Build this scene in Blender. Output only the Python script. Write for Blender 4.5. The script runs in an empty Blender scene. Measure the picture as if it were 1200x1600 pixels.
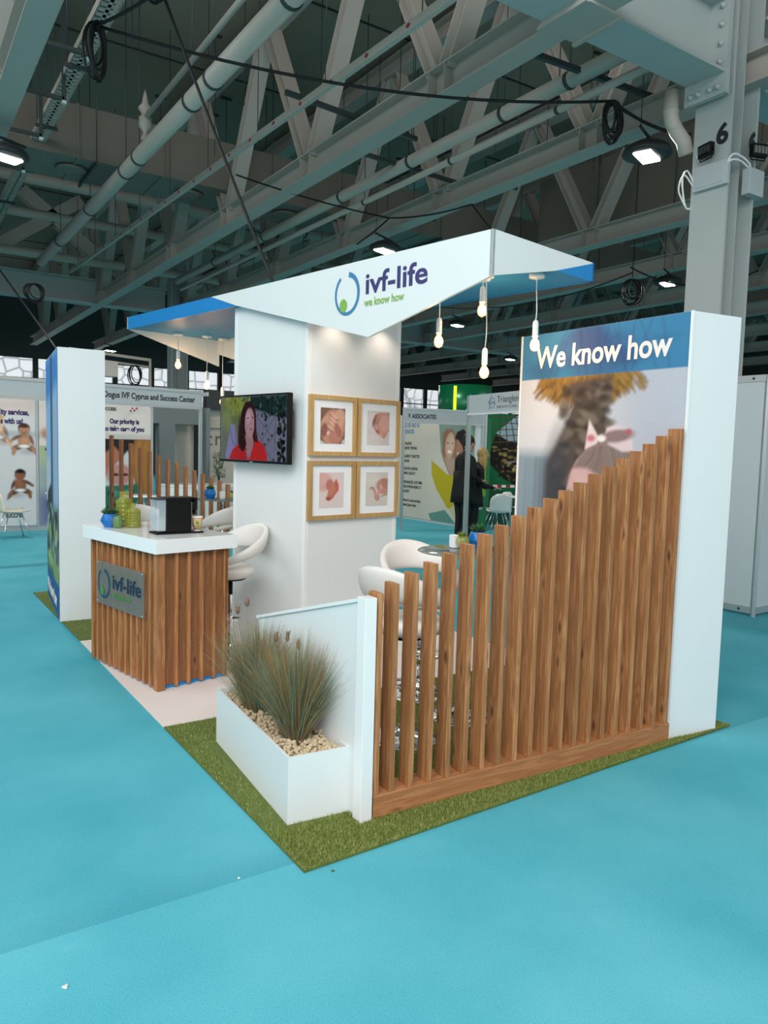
import bpy, bmesh, math, random
import numpy as np
from mathutils import Matrix, Vector
random.seed(7)
rng = np.random.default_rng(7)
S = bpy.context.scene
COL = S.collection
PI = math.pi

# ------------------------------------------------------------------ camera
cam_data = bpy.data.cameras.new('camera')
cam = bpy.data.objects.new('camera', cam_data)
COL.objects.link(cam)
R_ = (0.8349694091237303, -0.5496676286433175, 0.02629798184653666)
D_ = (-0.02429527198135095, -0.08456347262439996, -0.9961218594414312)
F_ = (0.5497597889869, 0.8310923637715211, -0.08396223730787959)
m = Matrix(((R_[0], -D_[0], -F_[0], 0), (R_[1], -D_[1], -F_[1], 0), (R_[2], -D_[2], -F_[2], 1.665), (0, 0, 0, 1)))
cam.matrix_world = m
cam_data.sensor_fit = 'VERTICAL'
cam_data.sensor_height = 36
cam_data.sensor_width = 27
cam_data.lens = 36 * 1184.88 / 1600
cam_data.clip_end = 200
S.camera = cam

# ------------------------------------------------------------------ light and exposure
S.view_settings.view_transform = 'Standard'
S.view_settings.look = 'None'
S.view_settings.gamma = 1
S.view_settings.use_curve_mapping = False
S.view_settings.exposure = 0.0
W = bpy.data.worlds.new('daylight')
S.world = W
W.use_nodes = True
W.node_tree.nodes['Background'].inputs[0].default_value = (0.93, 0.97, 1.0, 1)
W.node_tree.nodes['Background'].inputs[1].default_value = 1.1


def area(name, loc, rot, sx, sy, power, col=(1, 1, 1), spread=PI):
    l = bpy.data.lights.new(name, 'AREA')
    l.shape = 'RECTANGLE'
    l.size = sx
    l.size_y = sy
    l.energy = power
    l.color = col
    l.spread = spread
    o = bpy.data.objects.new(name, l)
    COL.objects.link(o)
    o.location = loc
    o.rotation_euler = rot
    return o


# daylight from the hall's roof glazing behind the camera and along the aisle to the left
area('rooflight_lamp', (-2.5, -2.5, 8.0), (math.radians(30), math.radians(-22), 0), 9, 7, 1430, (0.97, 0.99, 1.0))
area('rooflight_lamp', (-6.0, 8.0, 8.0), (math.radians(0), math.radians(-38), 0), 5, 10, 380, (0.93, 0.98, 1.0))

# ------------------------------------------------------------------ materials


def lin(h):
    h = h.lstrip('#')
    r = [int(h[i:i + 2], 16) / 255 for i in (0, 2, 4)]
    return tuple((c / 12.92 if c <= 0.04045 else ((c + 0.055) / 1.055) ** 2.4) for c in r) + (1,)


def M(name, c, rough=0.5, metal=0.0, spec=0.5, bump=0.0, bscale=200, var=0.0, vscale=8, **kw):
    mt = bpy.data.materials.new(name)
    mt.use_nodes = True
    nt = mt.node_tree
    b = nt.nodes['Principled BSDF']
    c = lin(c) if isinstance(c, str) else c
    b.inputs['Base Color'].default_value = c
    b.inputs['Roughness'].default_value = rough
    b.inputs['Metallic'].default_value = metal
    b.inputs['Specular IOR Level'].default_value = spec
    for k, v in kw.items():
        b.inputs[k.replace('_', ' ')].default_value = v
    tc = nt.nodes.new('ShaderNodeTexCoord')
    if bump:
        n = nt.nodes.new('ShaderNodeTexNoise')
        n.inputs['Scale'].default_value = bscale
        n.inputs['Detail'].default_value = 3
        nt.links.new(tc.outputs['Object'], n.inputs['Vector'])
        bp = nt.nodes.new('ShaderNodeBump')
        bp.inputs['Strength'].default_value = bump
        bp.inputs['Distance'].default_value = 0.002
        nt.links.new(n.outputs['Fac'], bp.inputs['Height'])
        nt.links.new(bp.outputs['Normal'], b.inputs['Normal'])
    if var:
        n = nt.nodes.new('ShaderNodeTexNoise')
        n.inputs['Scale'].default_value = vscale
        n.inputs['Detail'].default_value = 5
        nt.links.new(tc.outputs['Object'], n.inputs['Vector'])
        mx = nt.nodes.new('ShaderNodeMix')
        mx.data_type = 'RGBA'
        mx.inputs[6].default_value = tuple(x * (1 - var) for x in c[:3]) + (1,)
        mx.inputs[7].default_value = tuple(min(1, x * (1 + var)) for x in c[:3]) + (1,)
        nt.links.new(n.outputs['Fac'], mx.inputs[0])
        nt.links.new(mx.outputs[2], b.inputs['Base Color'])
    return mt


def emit(name, c, s):
    mt = bpy.data.materials.new(name)
    mt.use_nodes = True
    b = mt.node_tree.nodes['Principled BSDF']
    c = lin(c) if isinstance(c, str) else c
    b.inputs['Base Color'].default_value = c
    b.inputs['Emission Color'].default_value = c
    b.inputs['Emission Strength'].default_value = s
    return mt


def ramp(nt, fac, stops):
    r = nt.nodes.new('ShaderNodeValToRGB')
    e = r.color_ramp.elements
    while len(e) < len(stops):
        e.new(0.5)
    for el, (p, c) in zip(e, stops):
        el.position = p
        el.color = lin(c) if isinstance(c, str) else c
    nt.links.new(fac, r.inputs[0])
    return r.outputs[0]


def wood(name, stops, axis='Z', rough=0.55, knots=True):
    mt = bpy.data.materials.new(name)
    mt.use_nodes = True
    nt = mt.node_tree
    N, L = nt.nodes, nt.links
    b = N['Principled BSDF']
    b.inputs['Roughness'].default_value = rough
    tc = N.new('ShaderNodeTexCoord')
    oi = N.new('ShaderNodeObjectInfo')
    add = N.new('ShaderNodeVectorMath')
    add.operation = 'ADD'
    mul = N.new('ShaderNodeVectorMath')
    mul.operation = 'SCALE'
    mul.inputs[0].default_value = (17.3, 9.1, 23.7)
    L.new(oi.outputs['Random'], mul.inputs['Scale'])
    L.new(tc.outputs['Object'], add.inputs[0])
    L.new(mul.outputs[0], add.inputs[1])
    mp = N.new('ShaderNodeMapping')
    L.new(add.outputs[0], mp.inputs[0])
    mp.inputs['Scale'].default_value = {'Z': (26, 26, 1.6), 'X': (1.6, 26, 26), 'Y': (26, 1.6, 26)}[axis]
    # knots pull the grain sideways
    mk = N.new('ShaderNodeMapping')
    L.new(add.outputs[0], mk.inputs[0])
    mk.inputs['Scale'].default_value = {'Z': (9, 9, 3.4), 'X': (3.4, 9, 9), 'Y': (9, 3.4, 9)}[axis]
    vo = N.new('ShaderNodeTexVoronoi')
    vo.inputs['Scale'].default_value = 1.0
    L.new(mk.outputs[0], vo.inputs['Vector'])
    kr = N.new('ShaderNodeMapRange')
    kr.inputs['From Min'].default_value = 0.0
    kr.inputs['From Max'].default_value = 0.34
    kr.inputs['To Min'].default_value = 1.0
    kr.inputs['To Max'].default_value = 0.0
    L.new(vo.outputs['Distance'], kr.inputs['Value'])
    ns = N.new('ShaderNodeTexNoise')
    ns.inputs['Scale'].default_value = 1.3
    ns.inputs['Detail'].default_value = 5
    ns.inputs['Roughness'].default_value = 0.6
    L.new(mp.outputs[0], ns.inputs['Vector'])
    ad2 = N.new('ShaderNodeMath')
    ad2.operation = 'MULTIPLY_ADD'
    ad2.inputs[1].default_value = 9.0
    L.new(ns.outputs['Fac'], ad2.inputs[0])
    km = N.new('ShaderNodeMath')
    km.operation = 'MULTIPLY'
    km.inputs[1].default_value = 2.2 if knots else 0.0
    L.new(kr.outputs[0], km.inputs[0])
    L.new(km.outputs[0], ad2.inputs[2])
    sn = N.new('ShaderNodeMath')
    sn.operation = 'SINE'
    ml = N.new('ShaderNodeMath')
    ml.operation = 'MULTIPLY'
    ml.inputs[1].default_value = 2.6
    L.new(ad2.outputs[0], ml.inputs[0])
    L.new(ml.outputs[0], sn.inputs[0])
    mr = N.new('ShaderNodeMapRange')
    mr.inputs['From Min'].default_value = -1
    mr.inputs['From Max'].default_value = 1
    L.new(sn.outputs[0], mr.inputs['Value'])
    # fine streaks
    mp2 = N.new('ShaderNodeMapping')
    L.new(add.outputs[0], mp2.inputs[0])
    mp2.inputs['Scale'].default_value = {'Z': (160, 160, 4), 'X': (4, 160, 160), 'Y': (160, 4, 160)}[axis]
    n2 = N.new('ShaderNodeTexNoise')
    n2.inputs['Scale'].default_value = 1.0
    L.new(mp2.outputs[0], n2.inputs['Vector'])
    mixf = N.new('ShaderNodeMix')
    mixf.inputs[0].default_value = 0.66
    L.new(mr.outputs[0], mixf.inputs[2])
    L.new(n2.outputs['Fac'], mixf.inputs[3])
    c = ramp(nt, mixf.outputs[0], stops)
    # dark knot centres
    kc = N.new('ShaderNodeMapRange')
    kc.inputs['From Min'].default_value = 0.03
    kc.inputs['From Max'].default_value = 0.15
    kc.inputs['To Min'].default_value = 0.85 if knots else 0
    kc.inputs['To Max'].default_value = 0.0
    L.new(vo.outputs['Distance'], kc.inputs['Value'])
    hv = N.new('ShaderNodeMapRange')
    hv.inputs['To Min'].default_value = 0.86
    hv.inputs['To Max'].default_value = 1.12
    L.new(oi.outputs['Random'], hv.inputs['Value'])
    m1 = N.new('ShaderNodeMix')
    m1.data_type = 'RGBA'
    m1.inputs[7].default_value = lin('#4a2a17')
    L.new(kc.outputs[0], m1.inputs[0])
    L.new(c, m1.inputs[6])
    hs = N.new('ShaderNodeHueSaturation')
    L.new(hv.outputs[0], hs.inputs['Value'])
    L.new(m1.outputs[2], hs.inputs['Color'])
    L.new(hs.outputs[0], b.inputs['Base Color'])
    bp = N.new('ShaderNodeBump')
    bp.inputs['Strength'].default_value = 0.15
    bp.inputs['Distance'].default_value = 0.002
    L.new(mixf.outputs[0], bp.inputs['Height'])
    L.new(bp.outputs['Normal'], b.inputs['Normal'])
    return mt


def vcol_mat(name, rough=0.5, emis=0.0):
    mt = bpy.data.materials.new(name)
    mt.use_nodes = True
    nt = mt.node_tree
    b = nt.nodes['Principled BSDF']
    a = nt.nodes.new('ShaderNodeAttribute')
    a.attribute_name = 'Col'
    if not emis:
        nt.links.new(a.outputs['Color'], b.inputs['Base Color'])
    b.inputs['Roughness'].default_value = rough
    b.inputs['Specular IOR Level'].default_value = 0.3
    if emis:
        nt.links.new(a.outputs['Color'], b.inputs['Emission Color'])
        b.inputs['Emission Strength'].default_value = emis
        b.inputs['Base Color'].default_value = (0, 0, 0, 1)
    return mt


mat = {}
mat['white'] = M('white_laminate', '#e2e5e4', 0.42, var=0.012, vscale=3)
mat['white_edge'] = M('white_edge_strip', '#ececea', 0.35)
mat['white_gloss'] = M('white_gloss_top', '#f0f1f0', 0.12)
mat['white_vinyl'] = M('white_leatherette', '#dfdbd5', 0.42, bump=0.12, bscale=300)
mat['blue'] = M('blue_laminate', '#1681c2', 0.45)
mat['blue_under'] = M('blue_underside', '#2c7fae', 0.5)
mat['bluepot'] = M('blue_glazed_pot', '#176bb4', 0.25)
mat['steel'] = M('painted_steel', '#b9b0a6', 0.5, var=0.05, vscale=2)
mat['steel2'] = M('painted_column_steel', '#b4bab7', 0.5, var=0.04, vscale=2)
mat['pipe'] = M('painted_pipe', '#c0b6aa', 0.4)
mat['duct'] = M('duct_sheet', '#7f766b', 0.5, var=0.06, vscale=1.5, bump=0.2, bscale=3)
mat['ceil'] = M('ceiling_concrete', '#a39180', 0.9, var=0.12, vscale=0.6)
mat['dark'] = M('dark_metal', '#2e3233', 0.5)
mat['black'] = M('black_plastic', '#070808', 0.45, spec=0.25)
mat['rubber'] = M('black_cable', '#0c0d0e', 0.6)
mat['strut'] = M('galvanised_strut', '#4c5454', 0.45, 0.5)
mat['chrome'] = M('chrome', '#e4e6e8', 0.13, 1.0)
mat['alu'] = M('aluminium_profile', '#bfc4c4', 0.35, 0.6)
mat['shell'] = M('shell_panel', '#b9c0c1', 0.5, var=0.02, vscale=2)
mat['shellw'] = M('shell_panel_white', '#c3c9cb', 0.5, var=0.02, vscale=2)
mat['screen_bezel'] = M('screen_bezel', '#0e0f11', 0.25)
mat['oak'] = wood('oak_frame', [(0.2, '#b08a55'), (0.6, '#c09a63'), (0.9, '#cfae7a')], knots=False)
mat['wood'] = wood('stained_pine', [(0.05, '#87552f'), (0.45, '#a66e42'), (0.7, '#bb8353'), (1.0, '#cc9966')])
mat['wood_x'] = wood('stained_pine_rail', [(0.05, '#8a5836'), (0.45, '#a36c43'), (0.8, '#b47e51'), (1.0, '#c29063')], 'X')
mat['wood_dark'] = wood('stained_pine_panel', [(0.1, '#7f5233'), (0.5, '#93613d'), (0.9, '#a57349')])
mat['mount'] = M('photo_mount', '#eef1f3', 0.6)
mat['navy'] = M('navy_lettering', '#34326b', 0.5)
mat['navy2'] = M('dark_blue_lettering', '#122744', 0.4)
mat['teal'] = M('steel_blue_print', '#3a7fa6', 0.5)
mat['teal2'] = M('deep_teal_print', '#12465f', 0.4)
mat['lime'] = M('lime_print', '#84b04e', 0.5)
mat['lime2'] = M('green_print', '#4c8a44', 0.5)
mat['letter_w'] = M('white_lettering', '#f4e9e2', 0.5)
mat['letter_k'] = M('black_lettering', '#22262a', 0.5)
mat['letter_p'] = M('purple_lettering', '#2e1f5c', 0.5)
mat['letter_g'] = M('grey_lettering', '#6d6a66', 0.5)
mat['gravel'] = M('beige_gravel', '#c6b394', 0.85, var=0.18, vscale=30)
mat['leaf'] = M('succulent_leaf', '#2f5a31', 0.4, var=0.3, vscale=40)
mat['leaf2'] = M('olive_succulent', '#6c7a2a', 0.4, var=0.3, vscale=40)
mat['print'] = vcol_mat('printed_image', 0.75)
mat['printg'] = vcol_mat('printed_photo', 0.25)
mat['tv'] = vcol_mat('screen_picture', 0.2, 0.75)
mat['skin'] = M('skin', '#c99a80', 0.5)
mat['blacksuit'] = M('black_cloth', '#0b0b0d', 0.8)
mat['hairb'] = M('dark_hair', '#1d1613', 0.6)
mat['hairy'] = M('blond_hair', '#b9975c', 0.5, var=0.2, vscale=60)
mat['green'] = M('green_panel', '#0f7a46', 0.4)
mat['green_d'] = M('dark_green_panel', '#0b5232', 0.5)
mat['limee'] = emit('lime_light_strip', '#c8e60a', 0.9)
mat['cardboard'] = M('kraft_paper', '#c2a176', 0.7)
mat['beige'] = M('beige_wall', '#d6ccc0', 0.6)
mat['greige'] = M('grey_wall', '#7b8485', 0.6)
mat['floorpale'] = M('pale_vinyl', '#e6dbd6', 0.5, var=0.03, vscale=2)


def glass(name, c, alpha=None, rough=0.03, ior=1.45):
    mt = M(name, c, rough)
    b = mt.node_tree.nodes['Principled BSDF']
    if alpha is None:
        b.inputs['Transmission Weight'].default_value = 0.92
        b.inputs['IOR'].default_value = ior
    else:
        b.inputs['Alpha'].default_value = alpha
    return mt


mat['glass'] = glass('smoked_glass', '#74827f', 0.72)
mat['clearglass'] = glass('bulb_glass', '#ffe9c4', 0.16)
mat['greenglass'] = glass('olive_glass', '#a3a53a', 0.5, 0.08)
mat['greyglass'] = glass('green_grey_glass', '#6f8f5a', 0.7, 0.08)
mat['tank'] = glass('clear_tank', '#cfdbe0', 0.4)
mat['acrylic'] = glass('frosted_acrylic', '#85867f', 0.45, 0.2)
mat['filament'] = emit('warm_filament', (1.0, 0.52, 0.2, 1), 24)
mat['glow'] = emit('warm_bulb_core', (1.0, 0.66, 0.32, 1), 9)
mat['led'] = emit('led_panel', (1.0, 0.98, 0.92, 1), 14)


def carpet(name, c1, c2, seams=True):
    mt = bpy.data.materials.new(name)
    mt.use_nodes = True
    nt = mt.node_tree
    N, L = nt.nodes, nt.links
    b = N['Principled BSDF']
    b.inputs['Roughness'].default_value = 0.95
    b.inputs['Specular IOR Level'].default_value = 0.15
    tc = N.new('ShaderNodeTexCoord')
    n = N.new('ShaderNodeTexNoise')
    n.inputs['Scale'].default_value = 150
    n.inputs['Detail'].default_value = 4
    L.new(tc.outputs['Object'], n.inputs['Vector'])
    n2 = N.new('ShaderNodeTexNoise')
    n2.inputs['Scale'].default_value = 1.1
    n2.inputs['Detail'].default_value = 6
    L.new(tc.outputs['Object'], n2.inputs['Vector'])
    mx = N.new('ShaderNodeMix')
    mx.inputs[0].default_value = 0.6
    L.new(n.outputs['Fac'], mx.inputs[2])
    L.new(n2.outputs['Fac'], mx.inputs[3])
    c = ramp(nt, mx.outputs[0], [(0.32, c1), (0.68, c2)])
    # scuffed dusty patches
    n3 = N.new('ShaderNodeTexNoise')
    n3.inputs['Scale'].default_value = 2.4
    n3.inputs['Detail'].default_value = 8
    n3.inputs['Roughness'].default_value = 0.75
    mp = N.new('ShaderNodeMapping')
    mp.inputs['Scale'].default_value = (1, 2.6, 1)
    mp.inputs['Rotation'].default_value = (0, 0, 0.5)
    L.new(tc.outputs['Object'], mp.inputs[0])
    L.new(mp.outputs[0], n3.inputs['Vector'])
    mr = N.new('ShaderNodeMapRange')
    mr.inputs['From Min'].default_value = 0.64
    mr.inputs['From Max'].default_value = 0.80
    mr.inputs['To Max'].default_value = 0.45
    L.new(n3.outputs['Fac'], mr.inputs['Value'])
    m2 = N.new('ShaderNodeMix')
    m2.data_type = 'RGBA'
    m2.inputs[7].default_value = lin('#a4d2d0')
    L.new(mr.outputs[0], m2.inputs[0])
    L.new(c, m2.inputs[6])
    # two metre rolls laid side by side: the nap differs a little and the joint shows
    sx = N.new('ShaderNodeSeparateXYZ')
    L.new(tc.outputs['Object'], sx.inputs[0])
    w1 = N.new('ShaderNodeMath')
    w1.operation = 'MULTIPLY_ADD'
    w1.inputs[1].default_value = 0.025
    w1.inputs[2].default_value = -2.60 * 0.025 + 4.0
    L.new(sx.outputs[1], w1.inputs[0])
    w2 = N.new('ShaderNodeMath')
    w2.operation = 'FRACT'
    L.new(w1.outputs[0], w2.inputs[0])
    w3 = ramp(nt, w2.outputs[0], [(0.0, '#e0e8ea'), (0.0005, '#f0f4f5'), (0.5, '#f0f4f5'), (0.51, '#ffffff'), (1.0, '#ffffff')])
    m4 = N.new('ShaderNodeMix')
    m4.data_type = 'RGBA'
    m4.blend_type = 'MULTIPLY'
    m4.inputs[0].default_value = 1.0
    L.new(m2.outputs[2], m4.inputs[6])
    L.new(w3, m4.inputs[7])
    L.new(m4.outputs[2], b.inputs['Base Color'])
    bp = N.new('ShaderNodeBump')
    bp.inputs['Strength'].default_value = 0.5
    bp.inputs['Distance'].default_value = 0.003
    L.new(n.outputs['Fac'], bp.inputs['Height'])
    L.new(bp.outputs['Normal'], b.inputs['Normal'])
    return mt


mat['carpet'] = carpet('turquoise_carpet', '#44a3b4', '#6abfce')
mat['turf_base'] = M('turf_backing', '#5b6a30', 0.9, var=0.3, vscale=30)


def blade_mat(name, stops):
    mt = bpy.data.materials.new(name)
    mt.use_nodes = True
    nt = mt.node_tree
    b = nt.nodes['Principled BSDF']
    a = nt.nodes.new('ShaderNodeAttribute')
    a.attribute_name = 'tone'
    c = ramp(nt, a.outputs['Fac'], stops)
    nt.links.new(c, b.inputs['Base Color'])
    b.inputs['Roughness'].default_value = 0.55
    b.inputs['Specular IOR Level'].default_value = 0.3
    return mt


mat['turf'] = blade_mat('turf_blades', [(0, '#5a7228'), (0.4, '#7d8c3c'), (0.75, '#9da25a'), (1, '#b9b27a')])
mat['reed'] = blade_mat('reed_blades', [(0, '#4a6058'), (0.25, '#6f8a78'), (0.45, '#8f9464'), (0.7, '#a98552'), (1, '#7d5238')])

# ------------------------------------------------------------------ mesh helpers


class MB:
    def __init__(s):
        s.v = []
        s.f = []
        s.mi = []
        s.sm = []

    def add(s, vs, fs, mi=0, smooth=False):
        o = len(s.v)
        s.v += [tuple(v) for v in vs]
        s.f += [tuple(i + o for i in f) for f in fs]
        s.mi += [mi] * len(fs)
        s.sm += [smooth] * len(fs)
        return s

    def box(s, x0, x1, y0, y1, z0, z1, mi=0):
        vs = [(x0, y0, z0), (x1, y0, z0), (x1, y1, z0), (x0, y1, z0), (x0, y0, z1), (x1, y0, z1), (x1, y1, z1), (x0, y1, z1)]
        return s.add(vs, [(0, 3, 2, 1), (4, 5, 6, 7), (0, 1, 5, 4), (1, 2, 6, 5), (2, 3, 7, 6), (3, 0, 4, 7)], mi)

    def obox(s, c, ax, ay, az, mi=0):
        """box from centre and three half-axis vectors"""
        c, ax, ay, az = map(Vector, (c, ax, ay, az))
        vs = [c + i * ax + j * ay + k * az for k in (-1, 1) for (i, j) in ((-1, -1), (1, -1), (1, 1), (-1, 1))]
        return s.add(vs, [(0, 3, 2, 1), (4, 5, 6, 7), (0, 1, 5, 4), (1, 2, 6, 5), (2, 3, 7, 6), (3, 0, 4, 7)], mi)

    def prism(s, pts, ext, mi=0):
        n = len(pts)
        e = Vector(ext)
        vs = [Vector(p) for p in pts] + [Vector(p) + e for p in pts]
        fs = [tuple(range(n)), tuple(range(2 * n - 1, n - 1, -1))] + [(i, i + n, (i + 1) % n + n, (i + 1) % n) for i in range(n)]
        return s.add(vs, fs, mi)

    def tube(s, pts, r, seg=8, mi=0, cap=True, smooth=True):
        pts = [Vector(p) for p in pts]
        n = len(pts)
        rs = r if isinstance(r, (list, tuple)) else [r] * n
        vs = []
        up = Vector((0.013, 0.021, 1))
        prev = None
        for i, p in enumerate(pts):
            t = (pts[min(i + 1, n - 1)] - pts[max(i - 1, 0)])
            t.normalize()
            if prev is None:
                a = t.cross(up)
                if a.length < 1e-3:
                    a = t.cross(Vector((1, 0, 0)))
            else:
                a = prev - t * prev.dot(t)
            a.normalize()
            prev = a
            b = t.cross(a)
            for k in range(seg):
                th = 2 * PI * k / seg
                vs.append(p + rs[i] * (math.cos(th) * a + math.sin(th) * b))
        fs = [(i * seg + k, i * seg + (k + 1) % seg, (i + 1) * seg + (k + 1) % seg, (i + 1) * seg + k) for i in range(n - 1) for k in range(seg)]
        s.add(vs, fs, mi, smooth)
        if cap:
            o = len(s.v) - len(vs)
            s.f += [tuple(o + k for k in range(seg - 1, -1, -1)), tuple(o + (n - 1) * seg + k for k in range(seg))]
            s.mi += [mi, mi]
            s.sm += [False, False]
        return s

    def lathe(s, prof, c=(0, 0, 0), seg=24, mi=0, smooth=True):
        vs = []
        for r, z in prof:
            for k in range(seg):
                th = 2 * PI * k / seg
                vs.append((c[0] + r * math.cos(th), c[1] + r * math.sin(th), c[2] + z))
        n = len(prof)
        fs = [(i * seg + k, i * seg + (k + 1) % seg, (i + 1) * seg + (k + 1) % seg, (i + 1) * seg + k) for i in range(n - 1) for k in range(seg)]
        s.add(vs, fs, mi, smooth)
        o = len(s.v) - len(vs)
        if prof[0][0] > 1e-4:
            s.f.append(tuple(o + k for k in range(seg - 1, -1, -1)))
            s.mi.append(mi)
            s.sm.append(False)
        if prof[-1][0] > 1e-4:
            s.f.append(tuple(o + (n - 1) * seg + k for k in range(seg)))
            s.mi.append(mi)
            s.sm.append(False)
        return s

    def ell(s, c, r, rot=None, seg=16, rings=10, mi=0):
        vs = []
        fs = []
        for i in range(rings + 1):
            ph = PI * i / rings
            for k in range(seg):
                th = 2 * PI * k / seg
                v = Vector((r[0] * math.sin(ph) * math.cos(th), r[1] * math.sin(ph) * math.sin(th), r[2] * math.cos(ph)))
                if rot is not None:
                    v = rot @ v
                vs.append(v + Vector(c))
        for i in range(rings):
            for k in range(seg):
                fs.append((i * seg + k, (i + 1) * seg + k, (i + 1) * seg + (k + 1) % seg, i * seg + (k + 1) % seg))
        return s.add(vs, fs, mi, True)

    def build(s, name, mats, parent=None, bevel=0, loc=None, rotz=0):
        me = bpy.data.meshes.new(name)
        me.from_pydata(s.v, [], s.f)
        for mm in (mats if isinstance(mats, (list, tuple)) else [mats]):
            me.materials.append(mat[mm] if isinstance(mm, str) else mm)
        me.polygons.foreach_set('material_index', s.mi)
        me.polygons.foreach_set('use_smooth', s.sm)
        me.validate()
        bm = bmesh.new()
        bm.from_mesh(me)
        bmesh.ops.remove_doubles(bm, verts=bm.verts, dist=1e-6)
        bmesh.ops.recalc_face_normals(bm, faces=bm.faces)
        bm.to_mesh(me)
        bm.free()
        o = bpy.data.objects.new(name, me)
        COL.objects.link(o)
        if parent is not None:
            o.parent = parent
        if loc is not None:
            o.location = loc
        if rotz:
            o.rotation_euler = (0, 0, rotz)
        if bevel:
            b = o.modifiers.new('bevel', 'BEVEL')
            b.width = bevel
            b.segments = 2
            b.limit_method = 'ANGLE'
        return o


def thing(name, label, cat, loc=(0, 0, 0), rotz=0, group=None):
    o = bpy.data.objects.new(name, None)
    COL.objects.link(o)
    o.location = loc
    o.rotation_euler = (0, 0, rotz)
    o.empty_display_size = 0.1
    return tag(o, label, cat, group)


def tag(o, label, cat, group=None, kind=None):
    o['label'] = label
    o['category'] = cat
    if group:
        o['group'] = group
    if kind:
        o['kind'] = kind
    return o


def struct(o, label=None):
    o['kind'] = 'structure'
    if label:
        o['label'] = label
    return o


def kids(o):
    return [c for c in bpy.data.objects if c.parent == o]


def dup(o, loc=None, rotz=None, label=None, group=None, parent=None):
    c = o.copy()
    COL.objects.link(c)
    c.parent = parent
    for ch in kids(o):
        dup(ch, parent=c)
    if loc is not None:
        c.location = loc
    if rotz is not None:
        c.rotation_euler = (0, 0, rotz)
    if label:
        c['label'] = label
    if group:
        c['group'] = group
    return c


def basis(origin, x, y):
    x = Vector(x).normalized()
    y = Vector(y).normalized()
    z = x.cross(y)
    o = Vector(origin)
    return Matrix(((x.x, y.x, z.x, o.x), (x.y, y.y, z.y, o.y), (x.z, y.z, z.z, o.z), (0, 0, 0, 1)))


def text(s, size, mt, parent, mtx, bold=0.0, width=None, name='lettering', shear=0, extrude=0.0006, align='LEFT', space=1.0):
    cu = bpy.data.curves.new(name, 'FONT')
    cu.body = s
    cu.size = size
    cu.offset = bold
    cu.extrude = extrude
    cu.shear = shear
    cu.align_x = align
    cu.space_character = space
    cu.resolution_u = 4
    o = bpy.data.objects.new(name, cu)
    COL.objects.link(o)
    dg = bpy.context.evaluated_depsgraph_get()
    me = bpy.data.meshes.new_from_object(o.evaluated_get(dg))
    COL.objects.unlink(o)
    bpy.data.objects.remove(o)
    me.materials.clear()
    me.materials.append(mat[mt])
    o = bpy.data.objects.new(name, me)
    COL.objects.link(o)
    if width:
        xs = [v.co.x for v in me.vertices]
        k = width / (max(xs) - min(xs))
        for v in me.vertices:
            v.co.x *= k
    o.parent = parent
    o.matrix_local = mtx
    return o


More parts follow.
